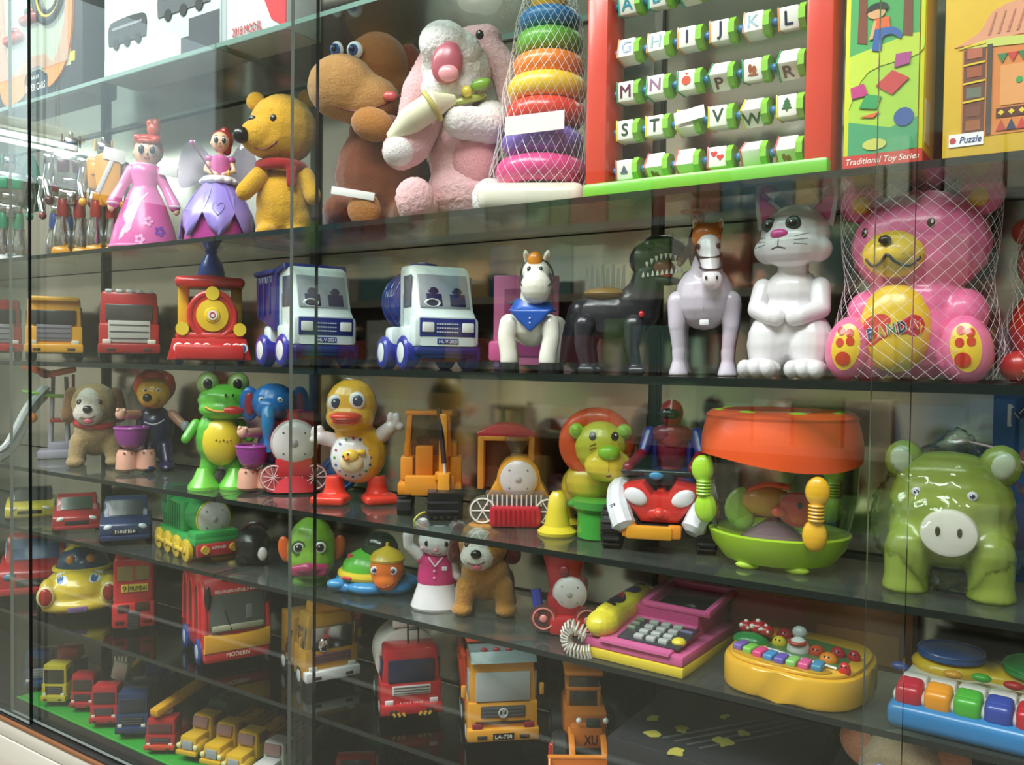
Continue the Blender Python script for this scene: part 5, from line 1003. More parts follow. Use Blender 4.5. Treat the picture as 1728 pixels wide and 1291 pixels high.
P('boiler', '#33984c', C((0, -86, 74), (0, 0, 74), 33, 33, 28)); front_disc(0, -88, 74, 30, '#cfcac8', '#c8c03c'); P('funnel', '?#e0e4e0', L([(12, 104), (9, 112), (12, 130), (15, 134)], 0, -62, 0, 18), label='clear funnel'); P('dome', '?#dcdcd8', E(0, -30, 112, 20, 20, 16), label='clear dome')
P('buffer_beam', '#b02c34', B(0, -110, 24, 78, 10, 22, 3)); scribble('#e0d8d0', 5, 0, 28, 6, 26, -115.6, seed=5)
for s in (-1, 1):
    for k in range(4): w_ = P('wheel', '#d8b836', W(s*42, -72+48*k, 20, 20, 10)); P('hub', '#b8962c', E(s*47, -72+48*k, 20, 4, 8, 8), par=w_)
    P('coupling_rod', '#e0c444', B(s*48, 0, 20, 4, 160, 6, 1)); P('rib', '#2a7a40', *[B(s*37.5, -20+12*k, 72, 2, 3, 44, 0) for k in range(8)])
    P('buffer', '#c8a83c', C((s*26, -122, 26), (s*26, -112, 26), 7))
P('windows', '#1f5a34', *[B(s*39.5, 60, 100, 1, 26, 24, 2) for s in (-1, 1)])
thing('black_toy_locomotive', 'glossy black rounded toy with a single white lamp', 'toy train', on('E', -1.672, .12), 50, 1.36e-3, .96)
P('body', '#17171c', E(0, 0, 34, 32, 44, 32), B(0, 10, 12, 60, 70, 20, 6), blob=2.4); P('lamp', '#e4dede', E(18, -38, 24, 9, 6, 12), label='white lamp'); P('handle', '#3a1c24', T(spl([(-20, 0, 60), (-6, -8, 72), (14, -8, 72), (26, 0, 60)], 4), 4)); P('trim', '#4a2026', TO(0, 0, 44, 30, 2.5, 'z', 26, 8))
thing('fish_toy', 'green upright toy fish with magenta lips and orange side fins', 'toy animal', on('E', -1.43, .085), 44, 1.25e-3, .98)
FG = '#78a834'
b_ = P('body', FG, E(0, 0, 60, 44, 46, 58), E(0, -8, 44, 43, 42, 40), E(2, 6, 100, 18, 26, 18), blob=2.8)
for s in (-1, 1): eye(b_, -2+s*19, 70, 11, '#eef0ec', '#15151a', pup=.68, deep=.5); P('eye_ring', '#3c6a24', TO(-2+s*19, -41, 70, 11.5, 1.6, 'y', 20, 6)); P('fin', '#d05a24', E(s*48, 8, 58, 12, 6, 24, rot=(0, s*10, 0)))
P('lips', '#a02c5c', K((-30, -38, 32), (-4, -50, 36), 7, 10), K((-4, -50, 36), (26, -40, 34), 10, 7), K((-26, -40, 26), (22, -42, 26), 7, 7), blob=2, label='magenta lips'); P('base', '#5a8a2c', L([(34, 0), (34, 4), (24, 12)], 0, 0, 0, 22)); P('tail', '#d05a24', E(0, 46, 66, 6, 16, 30))
thing('turtle_toy', 'orange faced toy turtle with green numbered shell on a blue base', 'toy animal', on('E', -1.275, .125), 34, 1.23e-3, 1.0)
P('base', '#3a8cc8', *[E(x, y, 12, rx, 26, 13) for x, y, rx in ((-48, -14, 28), (-8, -34, 36), (36, -26, 34), (52, 6, 26), (-46, 24, 30), (10, 34, 50))], B(0, 0, 10, 110, 80, 16, 6), blob=2.6, label='wavy blue base')
P('shell_rim', '#d8c034', TO(-8, 10, 28, 52, 8, 'z', 32, 10)); sh = P('shell', '#5cb83a', E(-10, 10, 30, 52, 50, 42)); P('dome', '?#8a9a90', E(6, 12, 66, 34, 32, 34), label='clear dome'); P('dome_post', '#8a3a34', C((10, 12, 66), (10, 12, 92), 5))
Tx('number', '#c0282c', '1', -42, 46, 32, 14, 0, body=sh, bold=.015, off=1.2)
h_ = P('head', '#e8782a', E(26, -40, 46, 30, 28, 32), E(26, -50, 28, 22, 20, 18), blob=2.2); P('cap', '#d8b838', L([(30, 60), (31, 64), (24, 74), (8, 82), (3, 84), (3, 90), (0, 91)], 26, -36, 0, 24))
for s in (-1, 1): eye(h_, 24+s*16, 48, 7, '#e8eaf2', '#2c3470', pup=.6)
Ln('mouth', '#a84418', h_, [(8, 26), (24, 20), (42, 27)], 2); P('flipper', '#3f94cc', E(-62, -30, 16, 18, 12, 9)); P('number_foot', '#c0282c', K((-50, -38, 28), (-36, -42, 28), 3, 3))
thing('mouse_figure', 'white plastic mouse figure in a pink jacket with one arm raised', 'toy animal', on('E', -1.086, .095), 32, 1.15e-3, 1.0)
P('skirt', '#e2dfe2', L([(44, 0), (46, 4), (40, 22), (34, 40), (32, 48)], 4, 0, 0, 30, sy=.8)); P('jacket', '#d83a80', L([(33, 44), (35, 50), (32, 74), (26, 92), (14, 98)], 4, 0, 0, 28, sy=.8))
h_ = P('head', '#dedbde', E(8, -2, 118, 38, 32, 28), blob=2.2)
for s in (-1, 1): P('ear', '#dedbde', E(8+s*30, 4, 142, 15, 7, 15)); P('inner_ear', '#e8a8bc', E(8+s*30, -2, 142, 9, 3, 9)); eye(h_, 6+s*17, 118, 3.6, '#1a181a', '#0c0c0e', rz=5); P('cheek', '#eab8c4', E(8+s*27, -22, 108, 5, 3, 4))
P('nose', '#d8889c', E(6, -35, 108, 4.5, 3.5, 3.5)); Ln('mouth', '#7a4a54', h_, [(-4, 101), (6, 98), (16, 101)], 1.5)
P('arm', '#dedbde', K((-22, -2, 88), (-46, -8, 110), 11, 9), K((-46, -8, 110), (-46, -10, 128), 9, 10), blob=2); P('sleeve', '#d83a80', E(-20, -2, 86, 13, 12, 13)); P('arm', '#dedbde', K((32, 0, 84), (42, -10, 58), 10, 9), blob=2); P('sleeve', '#d83a80', E(30, 0, 84, 12, 12, 12))
for s in (-1, 1): P('lapel', '#f0e4ec', T([(4+s*12, -24, 93), (4, -28.5, 78)], 1.4))
for z in (70, 58): P('button', '#f0b8d0', E(3, -28.5, z, 2.4))
P('pocket', '#f0dce6', B(20, -25, 74, 9, 2, 7, .6)); P('yellow_string', '#c8c044', T(spl([(-34, -8, 140), (-36, -4, 154), (-22, 2, 166), (4, 6, 168)], 4), 1.8))
plush_dog('golden brown plush dog with white blaze and one dark ear', on('E', -.985, .13), 32, 1.26e-3, 1.0, '~#b07c3a', '~#dcd6d0', '~#5a2a22', '#6a4020')
for c in list(CUR['o'].children):
    pass
thing('toy_engine', 'dark red toy engine with flared funnel top and plain round front beside the pink till', 'toy train', on('E', -.80, .12), 26, 1.055e-3, 1.0)
P('funnel', '#a8222c', L([(26, 76), (28, 84), (32, 110), (38, 132), (46, 142)], 2, 0, 0, 28, sy=.8)); P('funnel_lip', '#dc8c34', TO(2, 0, 142, 44, 4, 'z', 32, 8, sz=.8), label='orange lip'); P('funnel_lamp', '#8a3038', E(4, -28, 112, 9, 5, 9))
P('boiler', '#b0242e', C((12, -24, 72), (12, 30, 72), 32, 32, 28), B(6, 10, 40, 66, 80, 60, 10)); front_disc(14, -26, 72, 28, '#ddd6da'); P('apron', '#b8262c', B(10, -24, 18, 62, 36, 34, 8))
for s in (-1, 1): w_ = P('wheel', '?#e8a8a0', W(8+s*38, -34, 30, 24, 10, ax='y'), label='clear red wheel'); P('spoke', '#d88880', TO(8+s*38, -40, 30, 18, 1.6, 'y', 20, 6), E(8+s*38, -40, 30, 7, 3, 7), par=w_)
P('side_plate', '#2a3a9c', T(spl([(-46, -20, 76), (-40, -26, 40), (-36, -24, 8)], 4), 9, 8), label='blue side piece'); P('side_stud', '#e0a02c', E(-44, -34, 34, 5))
thing('toy_phone_till', 'pink and yellow toy phone till with screen, keypad and yellow handset', 'toy phone', on('E', -.59, .13), -2, 1).scale = (1, 1, 1.25)
P('base', '#d8c23c', B(.01, .01, .007, .135, .25, .014, .004), B(-.082, -.02, .007, .06, .19, .014, .004)); P('body', '#cf5f94', B(.01, .01, .021, .132, .246, .014, .004), B(-.082, -.02, .02, .056, .184, .012, .003))
kb = P('keypad_deck', '#d4669c', X([(-.118, .026), (-.118, .030), (-.005, .043), (-.005, .026)], -.055, .075, .003, rot=(0, 0, 90)))
tilt = math.degrees(math.atan2(.013, .113)); kz = lambda y: .030+(y+.118)*.115
P('keypad_panel', '#3a3c44', B(.008, -.062, kz(-.062)+.0016, .112, .082, .002, .001, rot=(tilt, 0, 0)))
for r_ in range(4):
    for q in range(3): y = -.092+.019*r_; k_ = P('key', '#b4bab8', B(-.012+.022*q, y, kz(y)+.0045, .016, .011, .006, .0015, rot=(tilt, 0, 0)))
for r_ in range(3): y = -.066+.017*r_; P('side_key', '#8a9a80', B(-.04, y, kz(y)+.004, .016, .005, .005, .001, rot=(tilt, 0, 0)))
P('round_key', '#d8c838', E(.055, -.082, kz(-.082)+.004, .012, .012, .006)); P('key_print', '#8a88b8', B(.05, -.04, kz(-.04)+.003, .02, .006, .002, 0, rot=(tilt, 0, 0)))
P('screen_block', '#c24c84', X([(-.005, .026), (-.005, .056), (.13, .068), (.134, .026)], -.055, .077, .004, rot=(0, 0, 90))); ts = math.degrees(math.atan2(.012, .135))
P('screen', 'black_glass', B(.01, .06, .0626, .088, .082, .002, .001, rot=(ts, 0, 0))); 
for s in (-1, 1): P('screen_rail', '#d05890', B(.01+s*.058, .062, .066, .012, .13, .01, .003, rot=(ts, 0, 0)))
P('screen_lip', '#d05890', B(.01, .118, .0725, .12, .014, .01, .003, rot=(ts, 0, 0)), B(.01, .001, .0605, .12, .012, .008, .003, rot=(ts, 0, 0)))
hs = P('handset', '#d9cc3c', E(-.084, -.085, .043, .029, .036, .019), E(-.096, .085, .046, .029, .038, .019), K((-.085, -.08, .046), (-.095, .08, .049), .0215, .0215), K((-.075, -.08, .046), (-.085, .08, .049), .018, .018), blob=.0022)
for nm, c, pl in (('print', '#2a2438', ell(-.088, -.03, .014, .026, 12)), ('print', '#a02c38', ell(-.092, -.01, .008, .02, 30)), ('print', '#3a3a64', ell(-.09, .03, .011, .022, -10)), ('print', '#5a5c5c', ell(-.097, .082, .014, .02)), ('print', '#241c2c', ell(-.082, -.062, .009, .007))): Dc(nm, c, hs, pl, .0012, down=True)
cp = [(-.1, -.118, .03), (-.122, -.124, .04), (-.136, -.122, .026), (-.132, -.118, .008), (-.108, -.116, .004), (-.09, -.112, .008)]
pp = [V(q) for q in spl(cp, 24)]; hx = []; u_ = None
for k, q in enumerate(pp):
    d_ = (pp[min(k+1, len(pp)-1)]-pp[max(k-1, 0)]).normalized(); u_ = (u_-d_*u_.dot(d_)).normalized() if u_ else frame(d_)[0]; w_ = d_.cross(u_); a = k*1.05; hx.append(q+(u_*cos(a)+w_*sin(a))*.0095)
P('coil_cord', '#cfcac0', T(hx, .0019, 6), label='white coiled cord')

def keys_row(name, n, x0, dx, y0, dy, z, cols, sx, sy, sz, rot=0):
    for k in range(n): P(name, cols[k % len(cols)], B(x0+dx*k, y0+dy*(k-(n-1)/2)**2, z, sx, sy, sz, min(sx, sz)*.3, rot=(rot, 0, 0), seg=3))
thing('yellow_toy_piano', 'yellow toy piano with pastel keys and animal buttons', 'toy piano', on('E', -.362, .118), -3, 1)
ol = [(.108*math.copysign(abs(cos(a))**.55, cos(a)), -.004+.106*math.copysign(abs(sin(a))**.75, sin(a))) for a in [2*pi*k/64 for k in range(64)]]
def slab(name, col, pts, z0, z1, bev, k=1): v, f_ = X([(x*k, y*k) for x, y in pts], -z1, -z0, bev); return P(name, col, ([V((q.x, q.z, -q.y)) for q in v], [g[::-1] for g in f_]), smooth=40)
slab('body', '#d8a832', ol, 0, .046, .006); slab('top_ridge', '#dcae38', ol, .046, .052, .002, .93); slab('key_tray', '#b88a24', spl([(-.085, -.05), (-.08, -.08), (-.03, -.098), (.03, -.1), (.062, -.094), (.066, -.075), (0, -.066), (-.05, -.05)], 5, True), .050, .0545, .001)
kc = ['#7a60b0', '#7cbf54', '#d84a84', '#4a8cc0', '#6a5ab0', '#8ac06a', '#d85a90', '#4a88a8']
for k, c in enumerate(kc): t = k/7; P('key', c, B(-.074+.0178*k, -.062-.022*sin(t*2.2), .0585, .0155, .026, .011, .003, rot=(4, 0, -14+16*t), seg=3))
slab('scene_card', '#4a7a4a', [(-.045, -.038), (-.02, -.042), (.01, -.052), (.04, -.055), (.072, -.062), (.078, -.02), (.07, .04), (0, .055), (-.05, .03)], .0515, .0535, 0)
P('card_edge', '#d8d8d0', T(spl([(-.046, -.04, .055), (-.02, -.044, .055), (.01, -.055, .055), (.04, -.057, .055), (.073, -.064, .055)], 4), .0022, 6))
def btn(name, c, x, y, r, h_=.012): return P(name, c, E(x, y, .055, r, r*.9, h_))
o = btn('snowman_button', '#dedede', .0, -.015, .018, .02); P('snowman_hat', '#a8b0b0', E(-.003, 0, .078, .012, .01, .01), par=o); P('snowman_scarf', '#c84a3c', TO(0, -.02, .068, .012, .003, 'z', 18, 6), par=o)
for nm, c, x, y, r in (('duck_button', '#dcc02c', -.034, -.004, .012), ('bird_button', '#c8482c', .028, -.012, .013), ('lion_button', '#e08a2a', .052, -.034, .014), ('red_button', '#b02434', .056, .0, .012), ('red_button', '#b02434', .08, .0, .01), ('red_button', '#c02a2c', .084, -.064, .009), ('red_button', '#a82430', -.04, .04, .014)): o = btn(nm, c, x, y, r); P('button_face', '#3a2a24', E(x-.003, y-r*.7, .0625, .0016), E(x+.003, y-r*.7, .0625, .0016), par=o)
P('hill', '#2f8a48', E(-.078, -.012, .052, .03, .02, .014)); 
for x, y, r in ((-.09, .0, .013), (-.072, .006, .016), (-.056, -.002, .012)): o = P('mushroom', '#b4202c', E(x, y, .07, r, r, r*.8)); P('mushroom_spot', '#e4dcdc', E(x-r*.4, y-r*.75, .074, r*.28), E(x+r*.4, y-r*.7, .071, r*.25), E(x, y-r*.2, .07+r*.75, r*.25), par=o)
thing('blue_toy_piano', 'blue and white toy piano with big colored keys and two round drum pads', 'toy piano', on('E', -.095, .12), -2, 1)
P('base', '#2f7cb8', B(.01, -.005, .018, .26, .21, .036, .012, seg=3)); P('deck', '#d6d4cc', B(.01, .0, .042, .25, .19, .016, .006)); P('pad_tower', '#d8b02c', E(-.062, .045, .055, .056, .05, .02), E(.065, .05, .057, .072, .055, .022), B(0, .05, .052, .2, .07, .02, .008), blob=.004)
for x, r, c in ((-.062, .046, '#244e90'), (.065, .06, '#2f8a46')): o = P('drum_pad', c, L([(r, .070), (r, .074), (r*.96, .078), (0, .080)], x, .045, 0, 36)); P('pad_ring', c, TO(x, .045, .078, r*.97, .002, 'z', 36, 6), par=o)
for k, c in enumerate(('#b0283a', '#e0942a', '#4aa83a', '#35489c', '#b82430', '#e0942a', '#4aa83a')): P('key', c, B(-.094+.0365*k, -.078, .05, .034, .03, .026, .008, seg=3, rot=(14, 0, 0)), B(-.094+.0365*k, -.088, .044, .034, .026, .03, .008, seg=3))
for k in range(6): P('white_key', '#e6e2da', B(-.094+.0365*k, -.044, .054, .034, .026, .012, .004))
for x, y, c in ((-.118, -.03, '#3a4a9c'), (-.05, -.02, '#e0a030'), (-.015, -.01, '#48a83a'), (.025, -.016, '#c02a2c'), (.06, -.02, '#3a4a9c')): P('button', c, E(x, y, .063, .013, .008, .006))
thing('cartoned_toy', 'tan and rose cardboard box lying at the back behind the yellow piano', 'toy box', on('E', -.37, .268), 0, 1)
P('carton', '-#8a5a3c', B(0, 0, .05, .3, .05, .10, .002)); flat('picture', '-#9a4a58', poly((-.14, .055), (-.02, .055), (-.02, .095), (-.14, .095)), -.0255); flat('picture', '-#b08048', poly((.0, .01), (.13, .01), (.13, .06), (.0, .06)), -.0255)
# ------------------------------------------------------------------ sixth shelf: bigger vehicles
toy_car('red toy car with blue windows at the edge of the picture', on('F', -2.735, .155), 58, 1.8e-3, .88, 122, 100, 150, '#a8262e', cab='#b02a30', win='#24508c', lamp='#2f6a8a', group='large toy cars')
thing('beetle_car', 'round yellow toy car with painted eyes and red oval lamps', 'toy car', on('F', -2.45, .135), 56, 1.63e-3, .9, 'large toy cars')
YC = '#d4bb34'
b_ = P('body', YC, E(0, 10, 44, 66, 80, 36), E(0, -40, 44, 62, 44, 34), B(0, -30, 26, 128, 100, 24, 10), *[E(s*54, -52, 40, 18, 28, 30) for s in (-1, 1)], E(0, -64, 22, 66, 26, 14), blob=3.4)
cb = P('cabin', '#2a4a6a', E(2, 26, 74, 50, 54, 38), label='blue tinted cabin'); P('roof', YC, E(2, 34, 92, 40, 42, 22)); P('roof_rim', YC, TO(2, 18, 72, 52, 5, 'z', 32, 8, sz=.9))
for s in (-1, 1):
    Dc('painted_eye', '#dfe6ea', b_, ell(s*30, 68, 12, 7, s*10), .8); Dc('painted_iris', '#3a6a9c', b_, ell(s*30-2, 68, 6, 6), 1.4, rows=2); Ln('painted_brow', '#5a4a20', b_, [(s*18, 76), (s*32, 79), (s*44, 75)], 2)
    P('lamp_ring', '#e8dc9c', E(s*55, -80, 44, 16, 7, 19)); P('lamp', '#a82c28', E(s*55, -84, 44, 12, 6, 15)); P('passenger', '#c88848', E(s*18, -14, 92, 9)); 
    for y in (-50, 56): wheel(s*62, y, 20, 20, 18, 'rubber', '#2a3a7a', s)
P('number_plate', '#8a6aa0', B(0, -91, 20, 34, 3, 9, 1)); scribble('#5a4a80', 6, 0, 20, 5, 26, -92.8, seed=6)
thing('double_decker_bus', 'small red toy double decker with a yellow route board reading 9 MUMBAI', 'toy bus', on('F', -2.18, .135), 54, 1.52e-3, .93)
RD = '#bf2a30'
P('body', RD, B(0, 20, 72, 72, 120, 120, 7, seg=3), B(0, -34, 30, 76, 30, 44, 5)); P('upper_window', '#8a7a48', B(0, -40.5, 104, 58, 4, 26, 3)); P('window_rib', RD, B(0, -43, 104, 2.5, 3, 26, 0)); P('front_lower_window', '#4a2a24', B(-18, -50, 44, 20, 3, 14, 2), B(16, -50, 46, 26, 3, 16, 2))
r_ = P('route_board', '#e0c644', B(2, -41.5, 78, 48, 3, 14, 1)); Tx('lettering', '#1c1a14', '9', -16, 78, 10, 7, -43.4, par=r_, bold=.015); Tx('lettering', '#1c1a14', 'MUMBAI', 8, 78, 8, 30, -43.4, par=r_, bold=.015); P('board_divider', '#1c1a14', B(-9.5, -43.2, 78, 1, .6, 14, 0), par=r_)
P('grille', '#4a4c4e', B(0, -50, 22, 22, 4, 32, 2)); P('grille_bar', '#2c2e30', *[B(0, -52.4, 10+4*k, 20, 1, 1.6, 0) for k in range(7)], smooth=0)
for s in (-1, 1):
    P('headlight_slot', '#5a1418', B(s*24, -50, 20, 16, 3, 6, 1)); P('side_window', '#4a2a2a', *[B(s*36.5, -6+26*k, zz, 1.5, 20, 22, 2) for k in range(3) for zz in (56, 104)])
    for y in (-14, 56): wheel(s*34, y, 13, 13, 9, 'rubber', '#c8ccd0', s)
thing('toy_coach', 'big red toy coach with yellow bumper and clear windscreen', 'toy bus', on('F', -1.81, .145), 66, 1.43e-3, .97)
RB = '#b8242a'
P('body', RB, X(spl([(-92, 20), (-94, 60), (-86, 110), (-66, 152), (-40, 166), (70, 168), (88, 150), (90, 20)], 4), -56, 56, 9, rot=(0, 0, 90)))
P('windscreen', '#4c524e', X([(-100, 64), (-93, 64), (-78, 122), (-88, 124)], -47, 47, 2, rot=(0, 0, 90))); P('dashboard', '#a8a890', B(0, -99, 70, 88, 4, 10, 3)); P('wiper', '#1c1c20', T([(-12, -101, 66), (-22, -95, 100)], 1.2)); P('driver_seat', '#6a7074', B(20, -94.5, 92, 12, 3, 24, 2, rot=(-12, 0, 0)))
for s in (-1, 1):
    P('pillar', RB, T(spl([(s*54, -94, 40), (s*54, -92, 70), (s*53, -80, 118), (s*52, -62, 146)], 4), 5, 8)); P('mirror', '#17171a', E(s*50, -92, 122, 6, 5, 20)); P('side_window', '#5a4a44', *[X(spl([(-66+46*k, 60), (-62+46*k, 120), (-46+46*k, 134), (-32+46*k, 120), (-30+46*k, 60)], 3), s*56-1, s*56+1.2, .5, rot=(0, 0, 90)) for k in range(3)]); P('window_arch', '#c83034', *[T([(s*57.5, a, b) for a, b in spl([(-68+46*k, 52), (-63+46*k, 122), (-46+46*k, 137), (-31+46*k, 122), (-27+46*k, 52)], 4)], 3.2, 6) for k in range(3)])
    for y in (-52, 50): wheel(s*52, y, 22, 22, 16, '#24408c', '#b8c8d8', s)
P('bumper', '#dfa42c', X([(-57, 30), (57, 30), (57, 62), (30, 58), (0, 56), (-30, 58), (-57, 62)], -101, -86, 4), label='yellow bumper'); P('lower_bumper', RB, B(0, -90, 22, 114, 18, 20, 6)); Tx('lettering', '#e8dcc8', 'MODERN', 0, 24, 7, 40, -99.6); 
scribble('#e8dcd8', 15, 0, 129, 6.5, 76, -87.5, seed=9); P('crest', '#d8b8a0', X([(-24, 146), (-10, 144), (0, 138), (10, 144), (24, 148), (8, 150), (-8, 150)], -76, -70, .5), smooth=0)
P('roof_rack', '#c8902c', B(0, -10, 174, 60, 60, 10, 4)); P('beacon', '#e0b83c', E(0, -56, 168, 9, 9, 6))
_, y0, zb, hb = tr_('yellow toy truck with chrome bumper and orange roof lamp', on('F', -1.49, .165), 66, 1.36e-3, 1.0, 92, 124, 60, '#c08a28', name='toy_truck', win='!#c4c8ca', grille='#8a4a54', gr=(.72, .15, .33), win_z=.64, win_h=.36, cargo='box', ccol='#b07c26', clen=70, ch=82, bumper='#e6e8e8', lights='#dfe2e2', taper=.84, plate=None, mirrors=True)
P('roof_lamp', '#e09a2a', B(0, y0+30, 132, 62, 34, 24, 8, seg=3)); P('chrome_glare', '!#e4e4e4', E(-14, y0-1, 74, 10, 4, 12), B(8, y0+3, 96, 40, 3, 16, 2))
P('side_stripe', '#3a3230', *[B(-46.5, y0+80+6*k, 62, .8, 2, 52, 0, rot=(28, 0, 0)) for k in range(3)])
_, y0, zb, hb = tr_('red toy tanker truck with white tank and blue windscreen', on('F', -1.206, .15), 48, 1.22e-3, 1.0, 102, 124, 60, '#b4222c', win='#1c2244', grille='#c4c2be', gr=(.64, .15, .36), win_z=.66, win_h=.36, cargo='tank', ccol='#dcd4d2', clen=84, ch=110, plate=None, lights='#dcd4d4', taper=.92, mirrors=False)
scribble('#efe8e4', 7, 0, 34, 6, 40, y0-4, seed=8); P('roof_ladder', '#1a1a1e', *[T([(x, y0+34, 122), (x, y0+40, 158)], 1.6) for x in (-2, 16)], T([(-2, y0+38, 146), (16, y0+38, 146)], 1.3)); P('roof_box', '#e0dedc', B(0, y0+70, 150, 50, 12, 16, 2)); P('hazard_stripe', '#d8b048', *[B(x, y0-12.5, 19, 4, .8, 7, 0, rot=(0, 30 if x > 0 else -30, 0)) for x in (-30, -22, -14, 14, 22, 30)])
_, y0, zb, hb = tr_('orange and yellow toy dump truck with silver roof shield', on('F', -.978, .165), 42, 1.15e-3, 1.0, 118, 150, 58, '#dc9a30', win='#a8b0b2', grille='#4a4a4c', gr=(.64, .15, .36), win_z=.68, win_h=.38, cargo='dump', ccol='#cc4626', clen=112, ch=112, plate='LA-728', lights='#8a2434', taper=.94, mirrors=True, hub='#dfe0e0')
P('roof_shield', '#7c8c90', X([(y0-6, 150), (y0+6, 166), (y0+60, 170), (y0+60, 156)], -56, 56, 2, rot=(0, 0, 90))); P('roof_light', '#a83040', *[E(-32+21*k, y0+10, 168, 6, 4, 4) for k in range(4)]); P('emblem', '#b8bcbc', TO(0, y0-4.6, 66, 7, 1.6, 'y', 18, 6), B(0, y0-4.6, 66, 2, 2, 12, 0, rot=(0, 20, 0)), B(0, y0-4.6, 66, 2, 2, 12, 0, rot=(0, -20, 0))); P('slot', '#2a2420', B(0, y0-2, 49, 92, 3, 4, 0)); P('lower_trim', '#b0b4b4', B(0, y0-2, 34, 66, 4, 9, 2))
P('dump_shield', '#d84a26', B(0, y0+58, 172, 118, 40, 6, 2, rot=(-8, 0, 0)))
thing('toy_loader', 'orange toy wheel loader with wide front bucket under the pink till', 'toy truck', on('F', -.775, .165), 34, 1.12e-3, 1.0)
OL = '#c47028'
P('body', OL, B(0, 20, 62, 72, 110, 50, 6), B(0, -34, 54, 54, 40, 36, 5)); P('cab', '#c87830', B(-2, 24, 116, 60, 56, 8, 3), *[B(-2+s*26, y, 100, 6, 6, 40, 1) for s in (-1, 1) for y in (0, 48)], B(-2, 24, 142, 66, 62, 8, 3)); P('cab_glass', '?#9aa4a4', B(-2, -2, 112, 50, 1.5, 50, 0)); P('exhaust', '#c8a080', C((26, 62, 86), (26, 62, 150), 4)); P('lamp', '#dfe8ea', E(-14, -56, 84, 5), E(30, -56, 84, 5)); Tx('lettering', '#17141a', 'XU', 6, 52, 16, 22, -55.5); P('driver_panel', '#2a4448', B(10, -50, 78, 24, 8, 14, 3))
for s in (-1, 1):
    for y in (-44, 58): wheel(s*44, y, 30, 30, 24, 'rubber', '#b8642a', s)
    P('loader_arm', '#d07e2c', X([(-30, 66), (-60, 58), (-108, 30), (-112, 20), (-100, 18), (-56, 44), (-28, 54)], s*26-5, s*26+5, 1.5, rot=(0, 0, 90)))
P('bucket', '#d9792a', X([(-146, 4), (-106, 4), (-100, 12), (-102, 46), (-108, 46), (-108, 14), (-142, 9)], -66, 66, 1.5, rot=(0, 0, 90)), *[X([(-146, 4), (-102, 4), (-102, 46), (-110, 46)], s*64-2, s*64+2, .5, rot=(0, 0, 90)) for s in (-1, 1)], label='wide orange bucket'); P('bucket_lip', '#e08a34', B(0, -105, 47, 134, 8, 5, 1.5)); P('red_lever', '#b02428', K((-58, -54, 8), (-58, -50, 40), 5, 5))
for i, (x, y, lx, ly, hh, f_, lab) in enumerate(((-.50, .155, .31, .26, .12, 0, 'black game box with yellow scraps on its lid lying under the pink till'), (-.165, .155, .33, .27, .10, 2, 'dark grey flat game box lying beside the black game box'))):
    thing('game_box', lab, 'toy box', on('F', x, y), f_, 1); P('carton', ('-#232328', '-#3f4246')[i], B(0, 0, hh/2, lx, ly, hh, .003)); P('lid_line', '-#101012', B(0, 0, hh*.7, lx+.001, ly+.001, .0012, 0))
    if i == 0:
        for k in range(4): P('printed_track', '-#585a5e', B(-.005+.022*k, .02, hh+.0004, .005, .25, .001, 0, rot=(0, 0, -34)))
        for px_, py_, q in ((-.094, -.082, 1.2), (-.035, -.118, 1.1), (.014, -.039, 1.5), (.032, .013, 1.1), (-.06, -.03, 1.1), (-.02, .06, 1), (-.12, -.02, 1)): rg = random.Random(int(px_*1e4)); P('yellow_scrap', '-#b0a84a', mv(X(spl([(rg.uniform(.004, .016)*q*cos(t_), rg.uniform(.006, .017)*q*sin(t_)) for t_ in [2*pi*k_/8 for k_ in range(8)]], 3, True), -.0012, 0), (px_, py_, hh+.001), (90, 0, px_*900), (0, 0, 0)), smooth=0)
        Tx('lettering', '-#b8b8b4', 'N I', -.08, .06, .014, .03, -.1312)
    else:
        P('lid_panel', '-#666c68', B(-.1, .05, hh+.0005, .12, .14, .001, 0)); P('lid_strip', '-#b4b8b8', B(-.1, .127, hh+.0008, .13, .008, .001, 0))
thing('peach_plush_head', 'peach and grey toy animal face peeping up below the blue piano', 'plush toy', (-.205, .085, SHELF['F']+.10), 2, 1)
h_ = P('head', '~#b89a80', E(0, 0, .062, .062, .05, .058), blob=.004, fuzz=.001); 
for s in (-1, 1): P('ear', '~#c8866a', E(s*.06, .0, .085, .024, .014, .034, rot=(0, s*40, 0))); P('eye', '#8a8a9a', E(s*.024, -.044, .072, .012, .007, .014)); P('pupil', '#1c1c22', E(s*.024, -.05, .072, .006, .004, .008))
P('muzzle', '~#c8b8a4', E(0, -.046, .044, .03, .016, .02)); P('nose', '#3a2a28', E(0, -.062, .052, .009, .006, .006))

# ------------------------------------------------------------------ bottom: little trucks on a green mat
thing('green_mat', 'bright green plastic mat under the little trucks', 'mat', on('G', -2.05, .12), 0, 1); P('sheet', '#2f9a35', B(0, 0, .0015, 1.1, .19, .003, .001)); P('edge', '#38ac3e', B(0, -.094, .003, 1.1, .006, .006, .002))
zG = SHELF['G']+.004
def g(x, y): return (x, y, zG)
small = dict(group='little toy trucks on the bottom shelf')
tr_('yellow little truck with open dark window frames', g(-2.48, .105), 34, 1.7e-3, .9, 46, 70, 36, '#b8ac34', win='#2a2822', grille='#2c2a22', gr=(.7, .22, .3), win_z=.68, win_h=.38, cargo='box', ccol='#2c3a7a', clen=52, ch=46, **small)
P('load', '#a82c34', B(0, 20, 74, 40, 30, 22, 4))
tr_('red little truck beside the yellow little truck', g(-2.38, .13), 36, 1.65e-3, .9, 44, 64, 34, '#a82430', win='#3a2a2a', grille='#2a1c20', gr=(.7, .2, .3), win_z=.68, win_h=.34, cargo='flat', ccol='#24346a', clen=60, **small)
